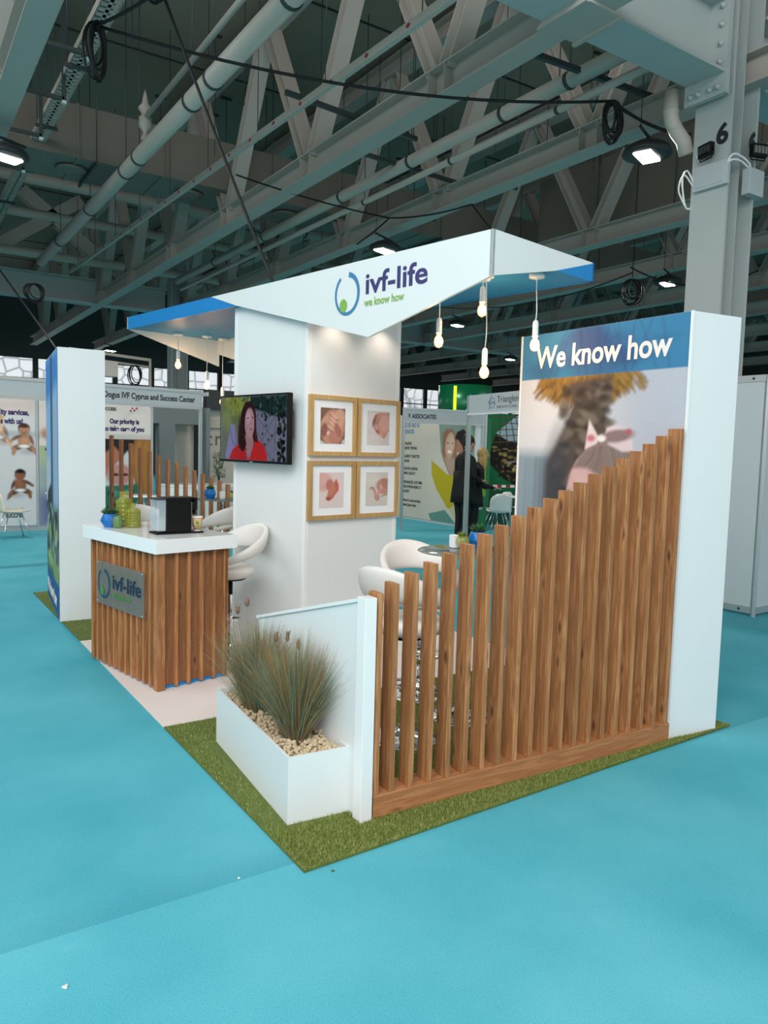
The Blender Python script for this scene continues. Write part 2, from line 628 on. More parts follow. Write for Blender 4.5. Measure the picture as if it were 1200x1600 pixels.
class Paint:
    """small raster painted with soft shapes, used as printed artwork"""

    def __init__(s, w, h, bg, aspect):
        s.w, s.h = w, h
        s.a = np.zeros((h, w, 3)) + np.array(lin(bg)[:3])
        X, Y = np.meshgrid(np.linspace(0, 1, w), np.linspace(0, 1, h))
        s.X, s.Y = X * aspect, Y
        s.asp = aspect

    def _mix(s, m, c, al=1.0):
        m = (np.clip(m, 0, 1) * al)[..., None]
        s.a = s.a * (1 - m) + np.array(lin(c)[:3]) * m
        return s

    def ell(s, cx, cy, rx, ry, c, rot=0, soft=0.02, al=1.0):
        cx *= s.asp
        dx, dy = s.X - cx, s.Y - cy
        ca, sa = math.cos(rot), math.sin(rot)
        u, v = dx * ca + dy * sa, -dx * sa + dy * ca
        d = (np.sqrt((u / rx) ** 2 + (v / ry) ** 2) - 1) * min(rx, ry)
        return s._mix(0.5 - d / max(soft, 1e-3), c, al)

    def poly(s, pts, c, soft=0.008, al=1.0):
        P = [(p[0] * s.asp, p[1]) for p in pts]
        ins = np.zeros(s.X.shape, bool)
        dist = np.full(s.X.shape, 9.0)
        n = len(P)
        for i in range(n):
            (x1, y1), (x2, y2) = P[i], P[(i + 1) % n]
            with np.errstate(divide='ignore', invalid='ignore'):
                cond = ((y1 > s.Y) != (y2 > s.Y)) & (s.X < (x2 - x1) * (s.Y - y1) / ((y2 - y1) if y2 != y1 else 1e-9) + x1)
            ins ^= cond
            l2 = (x2 - x1) ** 2 + (y2 - y1) ** 2 + 1e-12
            t = np.clip(((s.X - x1) * (x2 - x1) + (s.Y - y1) * (y2 - y1)) / l2, 0, 1)
            dist = np.minimum(dist, np.hypot(s.X - x1 - t * (x2 - x1), s.Y - y1 - t * (y2 - y1)))
        sd = np.where(ins, -dist, dist)
        return s._mix(0.5 - sd / max(soft, 1e-3), c, al)

    def line(s, pts, w, c, soft=0.006, al=1.0):
        P = [(p[0] * s.asp, p[1]) for p in pts]
        dist = np.full(s.X.shape, 9.0)
        for (x1, y1), (x2, y2) in zip(P, P[1:]):
            l2 = (x2 - x1) ** 2 + (y2 - y1) ** 2 + 1e-12
            t = np.clip(((s.X - x1) * (x2 - x1) + (s.Y - y1) * (y2 - y1)) / l2, 0, 1)
            dist = np.minimum(dist, np.hypot(s.X - x1 - t * (x2 - x1), s.Y - y1 - t * (y2 - y1)))
        return s._mix(0.5 - (dist - w / 2) / max(soft, 1e-3), c, al)

    def noise(s, amt, sc=1):
        k = rng.normal(0, amt, (s.h // sc + 1, s.w // sc + 1, 1)).repeat(sc, 0).repeat(sc, 1)[:s.h, :s.w]
        s.a = np.clip(s.a * (1 + k), 0, 1)
        return s

    def mesh(s, name, w, h, mtx, parent=None, mt='print'):
        W_, H_ = s.w, s.h
        xs = np.linspace(0, w, W_)
        ys = np.linspace(h, 0, H_)
        X, Y = np.meshgrid(xs, ys)
        co = np.stack([X, Y, np.zeros_like(X)], -1).reshape(-1, 3)
        idx = np.arange(W_ * H_).reshape(H_, W_)
        f = np.stack([idx[1:, :-1], idx[1:, 1:], idx[:-1, 1:], idx[:-1, :-1]], -1).reshape(-1, 4)
        me = fastmesh(name, co, f)
        at = me.color_attributes.new('Col', 'FLOAT_COLOR', 'POINT')
        c4 = np.ones((W_ * H_, 4))
        c4[:, :3] = s.a.reshape(-1, 3)
        at.data.foreach_set('color', c4.ravel().astype(np.float32))
        me.materials.append(mat[mt])
        o = bpy.data.objects.new(name, me)
        COL.objects.link(o)
        o.parent = parent
        o.matrix_local = mtx
        return o


def fastmesh(name, co, f):
    me = bpy.data.meshes.new(name)
    k = f.shape[1]
    me.vertices.add(len(co))
    me.vertices.foreach_set('co', np.asarray(co, np.float32).ravel())
    me.loops.add(f.size)
    me.loops.foreach_set('vertex_index', f.ravel().astype(np.int32))
    me.polygons.add(len(f))
    me.polygons.foreach_set('loop_start', np.arange(0, f.size, k, dtype=np.int32))
    me.polygons.foreach_set('loop_total', np.full(len(f), k, np.int32))
    me.update(calc_edges=True)
    return me


def blades(name, base, tip_dir, length, width, bend, tone, mt, segs=3, parent=None):
    """many grass blades as one mesh; base (n,3), tip_dir (n,2) horizontal lean, bend"""
    n = len(base)
    t = np.linspace(0, 1, segs + 1)
    ang = rng.uniform(0, PI, n)
    side = np.stack([np.cos(ang), np.sin(ang), np.zeros(n)], -1)
    rows = []
    for k, tt in enumerate(t):
        horiz = tip_dir * (tt * 0.55 + bend[:, None] * tt ** 2)
        p = base + np.concatenate([horiz, (length * (tt - 0.18 * bend * tt ** 2))[:, None]], 1)
        wv = width[:, None] * (1 - 0.92 * tt ** 1.5) * 0.5
        rows.append(p - side * wv)
        rows.append(p + side * wv)
    co = np.stack(rows, 1).reshape(-1, 3)
    m_ = 2 * (segs + 1)
    o_ = (np.arange(n) * m_)[:, None]
    fs = []
    for k in range(segs):
        fs.append(o_ + np.array([2 * k, 2 * k + 1, 2 * k + 3, 2 * k + 2]))
    f = np.stack(fs, 1).reshape(-1, 4)
    me = fastmesh(name, co, f)
    a = me.attributes.new('tone', 'FLOAT', 'POINT')
    a.data.foreach_set('value', np.repeat(tone, m_).astype(np.float32))
    me.materials.append(mat[mt])
    o = bpy.data.objects.new(name, me)
    COL.objects.link(o)
    o.parent = parent
    return o


def smooth(pts, n=6):
    """Catmull-Rom through the points"""
    P = [Vector(p) for p in pts]
    P = [2 * P[0] - P[1]] + P + [2 * P[-1] - P[-2]]
    out = []
    for i in range(1, len(P) - 2):
        for k in range(n):
            t = k / n
            a, b, c, d = P[i - 1], P[i], P[i + 1], P[i + 2]
            out.append(0.5 * (2 * b + (c - a) * t + (2 * a - 5 * b + 4 * c - d) * t * t + (3 * b - a - 3 * c + d) * t ** 3))
    return out + [P[-2]]


X3, Y3, Z3 = Vector((1, 0, 0)), Vector((0, 1, 0)), Vector((0, 0, 1))
# ================================================================== THE HALL
HZ = 9.3
struct(MB().box(-16, 50, -14, 46, -0.2, 0).build('floor', 'carpet'))
struct(MB().box(-16, 50, -14, 46, HZ, HZ + 0.3).build('ceiling', 'ceil'))

# far wall: dark lower cladding, clerestory openings, dark upper wall
mat['wallfar'] = M('far_wall_cladding', '#4b4e4c', 0.8, var=0.1, vscale=1)


def window_mat():
    mt = bpy.data.materials.new('backlit_roller_sheet')
    mt.use_nodes = True
    nt = mt.node_tree
    N, L = nt.nodes, nt.links
    b = N['Principled BSDF']
    tc = N.new('ShaderNodeTexCoord')
    sp = N.new('ShaderNodeSeparateXYZ')
    L.new(tc.outputs['Object'], sp.inputs[0])
    co = N.new('ShaderNodeCombineXYZ')
    L.new(sp.outputs[0], co.inputs[0])
    L.new(sp.outputs[2], co.inputs[1])
    vo = N.new('ShaderNodeTexVoronoi')
    vo.feature = 'DISTANCE_TO_EDGE'
    vo.inputs['Scale'].default_value = 1.6
    vo.inputs['Randomness'].default_value = 0.55
    L.new(co.outputs[0], vo.inputs['Vector'])
    c = ramp(nt, vo.outputs['Distance'], [(0.0, '#8b9094'), (0.05, '#c9ced2'), (0.12, '#eceff2')])
    L.new(c, b.inputs['Base Color'])
    L.new(c, b.inputs['Emission Color'])
    b.inputs['Emission Strength'].default_value = 0.85
    return mt


mat['sheet'] = window_mat()
YF = 40.0
mb = MB()
mb.box(-16, 50, YF, YF + 0.3, 0, 3.6)
mb.box(-16, 50, YF, YF + 0.3, 5.5, HZ)
mb.box(19, 22, YF, YF + 0.3, 3.6, 5.5)
struct(mb.build('wall_back', 'wallfar'))
wn = 0
for x0, x1, zt in ((-16, 19, 5.5), (22, 50, 5.5)):
    wn += 1
    o = struct(MB().box(x0, x1, YF + 0.05, YF + 0.1, 3.6, zt).build('window_%d' % wn, 'sheet'))
    mb = MB()
    x = x0
    while x <= x1 + 0.01:
        mb.box(x - 0.12, x + 0.12, YF - 0.1, YF + 0.2, 3.6, zt)
        x += 1.85
    mb.box(x0, x1, YF - 0.05, YF + 0.15, 4.52, 4.58)
    mb.build('window_frame', 'dark', o)
# right-hand wall
struct(MB().box(46, 46.3, -14, YF, 0, HZ).build('wall_right', 'wallfar'))
struct(MB().box(-16.3, -16, 16, YF, 0, HZ).build('wall_left', 'wallfar'))


def ibeam(mb, p0, p1, h, w, t=0.02, up=Z3):
    """I section; p0,p1 on the centre line"""
    p0, p1 = Vector(p0), Vector(p1)
    d = (p1 - p0)
    L_ = d.length / 2
    d.normalize()
    side = d.cross(Vector(up))
    side.normalize()
    u = side.cross(d)
    c = (p0 + p1) / 2
    mb.obox(c, d * L_, side * t / 2, u * (h / 2 - t * 0.99))
    mb.obox(c + u * (h / 2 - t / 2), d * L_, side * w / 2, u * t / 2)
    mb.obox(c - u * (h / 2 - t / 2), d * L_, side * w / 2, u * t / 2)
    return mb


ZB, ZT = 5.905, 9.0
NY = [7.70 + 3.43 * k for k in range(0, 9)]
tr = thing('roof_truss', 'white steel roof truss with zigzag braces, passing behind the stand on the left', 'roof truss', (0, 0, 0), 0, 'parallel white steel roof trusses')
mb = MB()
ibeam(mb, (0, -2, ZB + 0.18), (0, 38, ZB + 0.18), 0.36, 0.30)
for y in NY:
    for dy in (-0.16, 0.16):
        mb.box(-0.145, 0.145, y + dy - 0.008, y + dy + 0.008, ZB + 0.02, ZB + 0.34)
mb.build('bottom_chord', 'steel', tr)
mb = MB()
ibeam(mb, (0, -2, ZT), (0, 38, ZT), 0.34, 0.30)
mb.build('top_chord', 'steel', tr)
zb, zt_ = ZB + 0.34, ZT - 0.16
for i, y in enumerate(NY):
    for sgn in (-1, 1):
        mb = MB()
        p0 = Vector((0, y + sgn * 0.12, zb))
        p1 = Vector((0, y + sgn * 1.60, zt_))
        d = (p1 - p0).normalized()
        ibeam(mb, p0, p1, 0.20, 0.26, 0.018, up=Y3)
        mb.build('brace', 'steel', tr)
XT = [1.42, 5.82, 8.48, 12.33, 15.25, 18.45, 21.8, 25.4, 29.2, 33.4]
names = ['crossing the top left corner of the photo', 'crossing the picture in front of the grey air duct', 'just left of the numbered steel column',
         'first one right of the canopy, behind the numbered column', 'second one behind the numbered column', 'third one behind the numbered column',
         'fourth one behind the numbered column', 'fifth one behind the numbered column', 'sixth one behind the numbered column', 'farthest one right of the canopy']
tr.location.x = XT[0]
tr['label'] = 'zigzag steel roof truss ' + names[0]
for x, nm in zip(XT[1:], names[1:]):
    dup(tr, (x, 0, 0), 0, 'zigzag steel roof truss, ' + nm)

# heavy cross girders on the column lines
GY = 5.54


def girder(y, lab, deep=0.8, w=0.5, x0=-8, x1=34):
    g = thing('cross_girder', lab, 'girder', (0, y, 0), 0, 'heavy cross girders')
    ibeam(MB(), (x0, 0, ZB + deep / 2), (x1, 0, ZB + deep / 2), deep, w, 0.035).build('beam', 'steel2', g)
    return g


g = girder(GY, 'heavy pale steel girder overhead bolted to the numbered column', 0.82, 0.48, -8, 7.93)
mb = MB()
mb.box(7.86, 7.93, -0.26, 0.26, ZB - 0.22, ZB + 1.15)
mb.build('end_plate', 'steel2', g)


def bolt(yy, zz):
    mb = MB().lathe([(0.035, 0), (0.035, 0.02), (0.02, 0.02), (0.02, 0.05), (0.001, 0.05)], (0, 0, 0), 8)
    mb.v = [(7.86 - v[2], yy + v[1], zz + v[0]) for v in mb.v]
    mb.build('bolt', 'steel2', g)


for sx in (-1, 1):
    for k in range(5):
        bolt(sx * 0.18, ZB + 0.12 + k * 0.2)
    for k in range(2):
        bolt(sx * (0.07 + 0.1 * k), ZB - 0.14)
# stiffener plate under the truss junction
mb = MB()
mb.box(5.55, 6.09, -0.30, 0.30, ZB - 0.025, ZB)
mb.build('splice_plate', 'steel', g)
for x in (5.55, 6.05):
    MB().box(x, x + 0.05, -0.32, 0.32, ZB - 0.05, ZB - 0.024).build('splice_strip', 'steel', g)
g = girder(GY, 'heavy pale steel girder on the far side of the numbered column', 0.82, 0.48, 8.6, 34)
g2 = girder(25.4, 'deep grey girder at the left far end of the first truss bay', 0.75, 0.5, -12, 7.9)
mb = MB()
for xc, s_ in ((1.9, 1), (1.9, -1), (7.0, -1)):
    ibeam(mb, (xc + 0.15 * s_, 0, ZB + 0.7), (xc + 3.4 * s_, 0, ZT), 0.3, 0.36, 0.03, up=(0, 1, 0))
mb.build('diagonal_strut', 'steel', g2)
girder(25.4, 'grey girder at the far end of the truss bay, right side', 0.75, 0.5, 8.6, 24.5)


def column(x, y, lab, x2=0.52, yw=0.44):
    c = thing('steel_column', lab, 'column', (x, y, 0))
    mb = MB()
    mb.box(0, 0.035, 0, yw, 0, HZ)
    mb.box(x2 - 0.035, x2, 0, yw, 0, HZ)
    mb.box(0.03, x2 - 0.03, yw / 2 - 0.02, yw / 2 + 0.02, 0, HZ)
    mb.box(0.25, 0.265, 0.03, yw / 2, 0, HZ)
    mb.build('shaft', 'steel2', c)
    return c


c = column(8.0, 5.28, 'pale steel column marked 6 standing behind the photo wall', 0.53, 0.46)
mb = MB()
mb.box(-0.06, 0.0, -0.03, 0.40, 4.72, 4.99)
mb.box(-0.068, -0.055, 0.01, 0.36, 4.75, 4.96)
mb.build('junction_box', 'shell', c, 0.005)
mb = MB()
mb.box(0.28, 0.56, -0.10, 0.0, 4.66, 4.95)
mb.build('junction_box', 'shell', c, 0.005)
text('6', 0.30, 'letter_k', c, basis((-0.003, 0.17, 5.20), -Y3, Z3), 0.012, name='number')
text('6', 0.30, 'letter_k', c, basis((0.36, -0.004, 5.18), X3, Z3), 0.012, name='number')
mb = MB()
mb.tube(smooth([(-0.05, 0.0, 4.9), (-0.03, -0.06, 5.02), (0.10, -0.08, 5.03), (0.28, -0.08, 4.98), (0.33, -0.06, 4.9)]), 0.012, 6)
mb.tube(smooth([(-0.05, 0.02, 4.9), (-0.02, -0.04, 4.97), (0.12, -0.06, 4.99), (0.3, -0.06, 4.95)]), 0.012, 6)
mb.tube(smooth([(-0.02, 0.42, 4.85), (-0.04, 0.5, 5.0), (-0.05, 0.55, 4.9), (-0.04, 0.5, 4.6), (-0.02, 0.44, 4.55)]), 0.01, 6)
mb.tube(smooth([(-0.02, 0.42, 4.8), (-0.06, 0.52, 4.95), (-0.07, 0.58, 4.8), (-0.05, 0.5, 4.6)]), 0.01, 6)
mb.build('white_wiring', 'white_edge', c)
column(8.0, 25.0, 'grey steel column in the distance left of the display tower', 0.55, 0.46)
column(24.6, 25.0, 'grey steel column in the distance right of the display tower', 0.55, 0.46)

# small floodlights clamped on the column box tops
for k, (x, y, z, r, lab) in enumerate(((7.90, 5.50, 5.03, 2.9, 'small black floodlight clamped left of the column number'),
                                       (8.34, 5.14, 5.02, -1.9, 'small black floodlight clamped right of the column number'))):
    f = thing('floodlight', lab, 'floodlight', (x, y, z), r, 'floodlights on the numbered column')
    MB().box(-0.03, 0.04, -0.10, 0.10, 0.03, 0.17).build('housing', 'black', f, 0.008)
    mb = MB()
    for j in range(4):
        mb.box(0.04, 0.047, -0.085 + j * 0.045, -0.05 + j * 0.045, 0.06, 0.14)
    mb.build('lens', 'chrome', f)
    MB().tube([(0, -0.11, 0.1), (0, -0.09, 0.0), (0, 0.09, 0.0), (0, 0.11, 0.1)], 0.008, 6).build('bracket', 'black', f)

# rainwater elbow left of the column
mb = MB()
mb.tube([(7.80, 5.93, 5.90), (7.80, 5.93, 5.66), (7.82, 5.92, 5.56), (7.87, 5.89, 5.46), (7.97, 5.86, 5.36), (8.02, 5.85, 5.22)], 0.085, 18)
for p in ((7.80, 5.93, 5.68), (7.86, 5.895, 5.47)):
    mb.ell(p, (0.096, 0.096, 0.03), seg=14, rings=6)
tag(mb.build('drain_elbow', 'pipe'), 'pale round pipe elbow turning in behind the numbered column', 'pipe')


def pipe(name, pts, r, lab, clips=(), mt='pipe', group='pipes running along the roof'):
    p = thing(name, lab, 'pipe', pts[0], 0, group)
    o = Vector(pts[0])
    MB().tube([Vector(q) - o for q in pts], r, 16).build('tube', mt, p)
    d = (Vector(pts[-1]) - o)
    d.normalize()
    for t in clips:
        c_ = d * t
        mb = MB().tube([c_ - d * 0.025, c_ + d * 0.025], r * 1.12, 16)
        mb.tube([c_, (c_.x, c_.y, HZ - pts[0][2])], 0.008, 5)
        mb.build('hanger', 'strut', p)
    return p


pipe('roof_pipe', [(3.65, 5.85, 6.3), (3.58, 22.0, 6.3)], 0.125, 'thick pale pipe running along the roof at the upper left', (0.85, 1.65, 3.85, 4.65, 7.15, 7.95, 10.6, 13.6))
pipe('roof_pipe', [(7.28, 5.85, 6.3), (7.20, 22.0, 6.3)], 0.10, 'medium pale pipe running above the canopy toward the column', (1.2, 2.4, 4.6, 6.8, 10.2, 13.2))
pipe('roof_pipe', [(7.40, 5.85, 6.08), (7.32, 22.0, 6.08)], 0.05, 'thin pale pipe slung just under the medium pipe', (1.5, 3.7, 6.2))
sp = pipe('sprinkler_pipe', [(3.55, 5.85, 6.75), (3.58, 12.5, 6.75)], 0.04, 'thin pale sprinkler pipe ending in a valve at upper left', (1.5,))
mb = MB()
mb.lathe([(0.0, -0.35), (0.07, -0.33), (0.03, -0.22), (0.1, -0.14), (0.1, 0.0), (0.05, 0.04), (0.11, 0.14), (0.05, 0.22), (0.03, 0.34), (0.0, 0.46)], (0.03, 6.68, 0), 12)
mb.build('valve', 'pipe', sp)
for (x, z, r, y0, y1, lab) in ((0.6, 7.4, 0.09, 20, 37, 'grey pipe far back at the left edge, upper of two'),
                               ):
    pipe('roof_pipe', [(x, y0, z), (x, y1, z)], r, lab)
# cross-running services far back at left
for k, (y, z, r) in enumerate(((19.5, 7.6, 0.13), (21.5, 7.35, 0.12), (23.0, 6.7, 0.12))):
    pipe('cross_pipe', [(-6, y, z), (14, y, z)], r, ['pale pipe crossing the far bay at left, nearest and highest of three', 'pale pipe crossing the far bay at left, middle of three',
                                                      'pale pipe crossing the far bay at left, lowest and farthest'][k], (4, 8, 12, 16), group='pipes crossing the far bay')

# big rectangular duct
dct = thing('air_duct', 'large grey rectangular air duct crossing the bay above the stand', 'air duct', (0, 14.6, 0))
MB().box(-10, 33, 0, 1.3, 6.62, 7.52).build('casing', 'duct', dct)
x = -6
while x < 22:
    MB().box(x - 0.02, x + 0.02, -0.025, 1.325, 6.60, 7.54).build('seam_flange', 'duct', dct)
    x += 1.5
for x in (3.0, 5.2, 7.3):
    MB().lathe([(0.26, 0), (0.28, -0.03), (0.2, -0.05), (0.05, -0.05)], (x, 0.6, 6.61), 20).build('grille', 'duct', dct)
for x in (0.5, 3.3, 6.7, 9.5, 11, 13.5, 16, 19):
    mb = MB().box(x - 0.02, x + 0.02, -0.1, 1.4, 6.54, 6.60)
    for y in (-0.06, 1.36):
        mb.tube([(x, y, 6.55), (x, y, HZ)], 0.009, 5)
    mb.build('hanger', 'strut', dct)
d2 = thing('air_duct', 'big grey duct seen right of the canopy behind the high bay lamp', 'air duct', (0, 0, 0))
MB().box(13.5, 14.3, 7, 13.9, 6.75, 8.2).build('casing', 'duct', d2)
for y in range(8, 14, 2):
    mb = MB().box(13.4, 14.4, y - 0.02, y + 0.02, 6.68, 6.75)
    mb.tube([(13.42, y, 6.7), (13.42, y, HZ)], 0.012, 5)
    mb.tube([(14.38, y, 6.7), (14.38, y, HZ)], 0.012, 5)
    mb.build('hanger', 'strut', d2)

# strip of red-dotted conduit through the truss
cd = thing('trunking_strip', 'grey lighting trunking with red dots running through the truss', 'trunking', (4.6, 5.5, 5.92))
MB().obox((0, 9.0, 0.27), (0.03, 0, 0), (0, 9.0, 0.27), (0, -0.001, 0.045)).build('channel', 'pipe', cd)
mat['red'] = M('red_cap', '#a3262a', 0.5)
for k in range(22):
    y = 0.4 + k * 0.8
    MB().ell((-0.033, y, y * 0.03), (0.012, 0.035, 0.022), seg=10, rings=6).build('red_marker', 'red', cd)
for k in range(9):
    y = 1 + k * 2
    MB().tube([(0, y, y * 0.03), (0, y, 3.3)], 0.007, 5).build('hanger', 'strut', cd)

# perforated cable tray beside the third truss
def tray(x, y0, y1, z, w, lab):
    t = thing('cable_tray', lab, 'cable tray', (x, y0, z))
    L_ = y1 - y0
    mb = MB()
    for s_ in (-1, 1):
        mb.box(s_ * w / 2 - 0.008, s_ * w / 2 + 0.008, 0, L_, 0, 0.09)
    y = 0.0
    while y < L_:
        mb.box(-w / 2, w / 2, y, y + 0.07, 0, 0.012)
        y += 0.13
    mb.box(-0.02, 0.02, 0, L_, 0.0, 0.015)
    mb.build('tray', 'pipe', t)
    y = 0.6
    while y < L_:
        mb = MB().box(-w / 2 - 0.06, w / 2 + 0.06, y - 0.02, y + 0.02, -0.05, -0.002)
        for s_ in (-1, 1):
            mb.tube([(s_ * (w / 2 + 0.03), y, -0.04), (s_ * (w / 2 + 0.03), y, HZ - z)], 0.008, 5)
        mb.build('hanger', 'strut', t)
        y += 2.4
    return t


tray(9.25, 5.0, 20.0, 6.35, 0.45, 'perforated pale cable tray running alongside the truss left of the column')
tray(2.35, 6.0, 22.0, 6.75, 0.22, 'narrow pale cable tray hung in dark frames at the upper left')

# galvanised trapeze hangers at the upper left
hl = ['uppermost of four, beside the coiled cable', 'second from the top of four', 'third from the top of four', 'lowest of four, above the left lamp']
for k, (x, y) in enumerate(((2.26, 10.3), (2.24, 11.8), (2.2, 13.4), (2.2, 15.2))):
    h = thing('trapeze_hanger', 'dark trapeze hanger at upper left, ' + hl[k], 'hanger', (x, y, 6.4), 0, 'galvanised trapeze hangers')
    MB().box(-0.025, 0.025, -0.025, 0.025, 0, HZ - 6.4).build('post', 'strut', h)
    MB().box(-0.85, 0.0, -0.025, 0.025, 0.0, 0.05).build('arm', 'strut', h)
    MB().box(-0.85, -0.80, -0.025, 0.025, 0, HZ - 6.4).build('post', 'strut', h)
    MB().box(-0.028, 0.028, -0.028, 0.028, -0.04, 0).build('end_cap', 'white_edge', h)
# dark struts lying across chords
for k, (x0, y0, x1, y1, z, lab) in enumerate(((4.6, 9.6, 6.9, 9.8, 6.36, 'dark slotted strut across the truss above the canopy, left'),
                                              (5.8, 6.9, 8.9, 6.7, 6.30, 'dark slotted strut carrying the coiled cable near the column'),
                                              (6.0, 10.7, 9.3, 10.9, 6.34, 'dark slotted strut above the white canopy, middle'))):
    mb = MB()
    mb.obox(((x0 + x1) / 2, (y0 + y1) / 2, z), ((x1 - x0) / 2, (y1 - y0) / 2, 0), (0, 0.03, 0), (0, 0, 0.03))
    tag(mb.build('slotted_strut', 'strut'), lab, 'strut', 'slotted struts over the trusses')

# thin ceiling rods
rod = MB().tube([(0, 0, 0), (0, 0, 2.2)], 0.008, 5, cap=False).box(-0.12, 0.12, -0.03, 0.03, 2.16, 2.2).build('hanger_rod', 'dark')
tag(rod, 'thin dark hanger rod dropping from the concrete ceiling', 'rod', 'thin hanger rods')
for k in range(40):
    while True:
        x, y = random.uniform(1.9, 13), random.uniform(6.2, 20)
        if not (14.4 < y < 16.1) and min(abs(x - q) for q in (5.82, 8.48, 12.33, 3.62, 7.3, 9.25, 4.6, 13.9)) > 0.3:
            break
    if k == 0:
        rod.location = (x, y, HZ - 2.2)
    else:
        dup(rod, (x, y, HZ - 2.2))
# soffit joints
mb = MB()
for y in np.arange(2, 39, 3.43):
    mb.box(-16, 46, y - 0.02, y + 0.02, HZ - 0.02, HZ)
struct(mb.build('trim_1', 'dark'))

# high bay lamps
hb = thing('high_bay_lamp', '', 'ceiling lamp', (0, 0, 0), 0, 'high bay lamps')
mb = MB()
mb.lathe([(0.30, 0.0), (0.31, 0.03), (0.28, 0.09), (0.17, 0.15), (0.0, 0.16)], (0, 0, 0), 28)
mb.build('housing', 'dark', hb)
MB().lathe([(0.30, 0.0), (0.285, -0.012), (0.0, -0.012)], (0, 0, 0.004), 28).build('rim', 'dark', hb)
MB().box(-0.20, 0.20, -0.11, 0.11, -0.03, -0.008).build('diffuser', 'led', hb)
mb = MB()
mb.tube([(-0.3, 0, 0.26), (0.3, 0, 0.22)], 0.02, 6)
mb.tube([(0, 0, 0.14), (0, 0, 0.26)], 0.02, 6)
mb.tube([(-0.28, 0, 0.26), (-0.28, 0, HZ - 5.52)], 0.006, 5)
mb.build('bracket', 'dark', hb)
LB = [(8.29, 6.63, 5.5, 'lit high bay lamp left of the numbered column'), (14.75, 11.05, 5.5, 'lit high bay lamp right of the canopy near the column'),
      (1.49, 11.9, 5.5, 'lit high bay lamp at the left edge of the photo'), (8.25, 12.7, 5.5, 'lit high bay lamp peeking over the canopy top edge'),
      (14.9, 18.7, 5.5, 'lit high bay lamp between the hanging bulbs'), (8.2, 33.9, 5.5, 'lit high bay lamp just right of the left white pillar'),
      (8.3, 27.6, 5.5, 'lit high bay lamp under the left blue wing'), (15.2, 23.8, 5.5, 'lit high bay lamp far back left of the lower bulb'),
      (21.5, 17.0, 5.5, 'small lit high bay lamp far back beside the photo wall'), (22.0, 24.0, 5.5, 'small lit high bay lamp far back above the green stand'),
      (2.0, 19.8, 5.5, 'lit high bay lamp far left of the stand')]
for k, (x, y, z, lab) in enumerate(LB):
    if k == 0:
        o = hb
        o.location = (x, y, z)
        o['label'] = lab
    else:
        o = dup(hb, (x, y, z), 0, lab)
    l = bpy.data.lights.new('lamp_light', 'AREA')
    l.shape = 'RECTANGLE'
    l.size = 0.4
    l.size_y = 0.22
    l.energy = 55
    l.color = (1.0, 0.96, 0.88)
    lo = bpy.data.objects.new('lamp_light', l)
    COL.objects.link(lo)
    lo.parent = o
    lo.location = (0, 0, -0.04)
    o.rotation_euler = (0, 0, 0.35)

# ---- cables
def sag(p, q, s_, n=14):
    p, q = Vector(p), Vector(q)
    return [p.lerp(q, i / n) - Vector((0, 0, s_ * 4 * (i / n) * (1 - i / n))) for i in range(n + 1)]


def coil(mb, c, rx, rz, n, r=0.014, yaw=0.5):
    c = Vector(c)
    d = Vector((math.cos(yaw), math.sin(yaw), 0))
    e = Vector((-d.y, d.x, 0))
    for k in range(n):
        kx, kz = rx * random.uniform(0.55, 1.1), rz * random.uniform(0.75, 1.12)
        off = e * random.uniform(-0.06, 0.06) + d * random.uniform(-0.04, 0.04)
        tl = random.uniform(-0.25, 0.25)
        pts = []
        for i in range(25):
            a = 2 * PI * i / 24
            x_, z_ = kx * math.sin(a), -kz + kz * math.cos(a)
            pts.append(c + off + d * (x_ * math.cos(tl) - z_ * math.sin(tl) * 0.3) + Z3 * z_)
        mb.tube(pts, r, 6, cap=False)


cb = thing('power_cable', 'black cable slung across the roof between two hanging coils', 'cable', (1.95, 8.6, 5.9))
o3 = Vector((1.95, 8.6, 5.9))
mb = MB()
mb.tube([p - o3 for p in sag((1.95, 8.6, 5.95), (7.55, 6.55, 5.95), 0.25)], 0.017, 6)
mb.tube([p - o3 for p in sag((7.55, 6.55, 5.92), (8.7, 6.3, 5.75), 0.08)], 0.02, 6)
mb.tube([p - o3 for p in sag((1.95, 8.6, 5.95), (2.6, 6.6, 6.1), 0.1)], 0.017, 6)
mb.build('cord', 'rubber', cb)
mb = MB()
coil(mb, Vector((1.97, 8.62, 5.98)) - o3, 0.13, 0.26, 6, 0.013)
mb.build('coil', 'rubber', cb)
mb = MB()
coil(mb, Vector((7.55, 6.6, 5.95)) - o3, 0.10, 0.22, 9, 0.014, -0.6)
mb.build('coil', 'rubber', cb)
cb = thing('power_cable', 'thick black cable dropping from a coil to the display tower', 'cable', (2.25, 7.4, 5.85))
o3 = Vector((2.25, 7.4, 5.85))
mb = MB()
mb.tube([p - o3 for p in sag((2.27, 7.45, 5.9), (2.66, 5.72, 2.96), 0.03)], 0.014, 6)
mb.build('cord', 'rubber', cb)
mb = MB()
coil(mb, Vector((2.2, 7.4, 6.12)) - o3, 0.16, 0.2, 6, 0.014)
mb.build('coil', 'rubber', cb)
cb = thing('power_cable', 'thin black cable drooping along the truss just above the canopy', 'cable', (4.85, 11.9, 5.9))
o3 = Vector((4.85, 11.9, 5.9))
mb = MB()
mb.tube([p - o3 for p in sag((4.85, 11.9, 5.98), (7.95, 12.1, 5.92), 0.05)], 0.014, 6)
mb.tube([p - o3 for p in sag((7.95, 12.1, 5.92), (8.6, 10.5, 5.9), 0.06)], 0.014, 6)
mb.tube([p - o3 for p in sag((8.6, 10.5, 5.9), (8.9, 10.0, 5.2), 0.02)], 0.014, 6)
mb.tube([p - o3 for p in sag((7.95, 12.1, 5.92), (7.2, 12.0, 5.3), 0.02)], 0.014, 6)
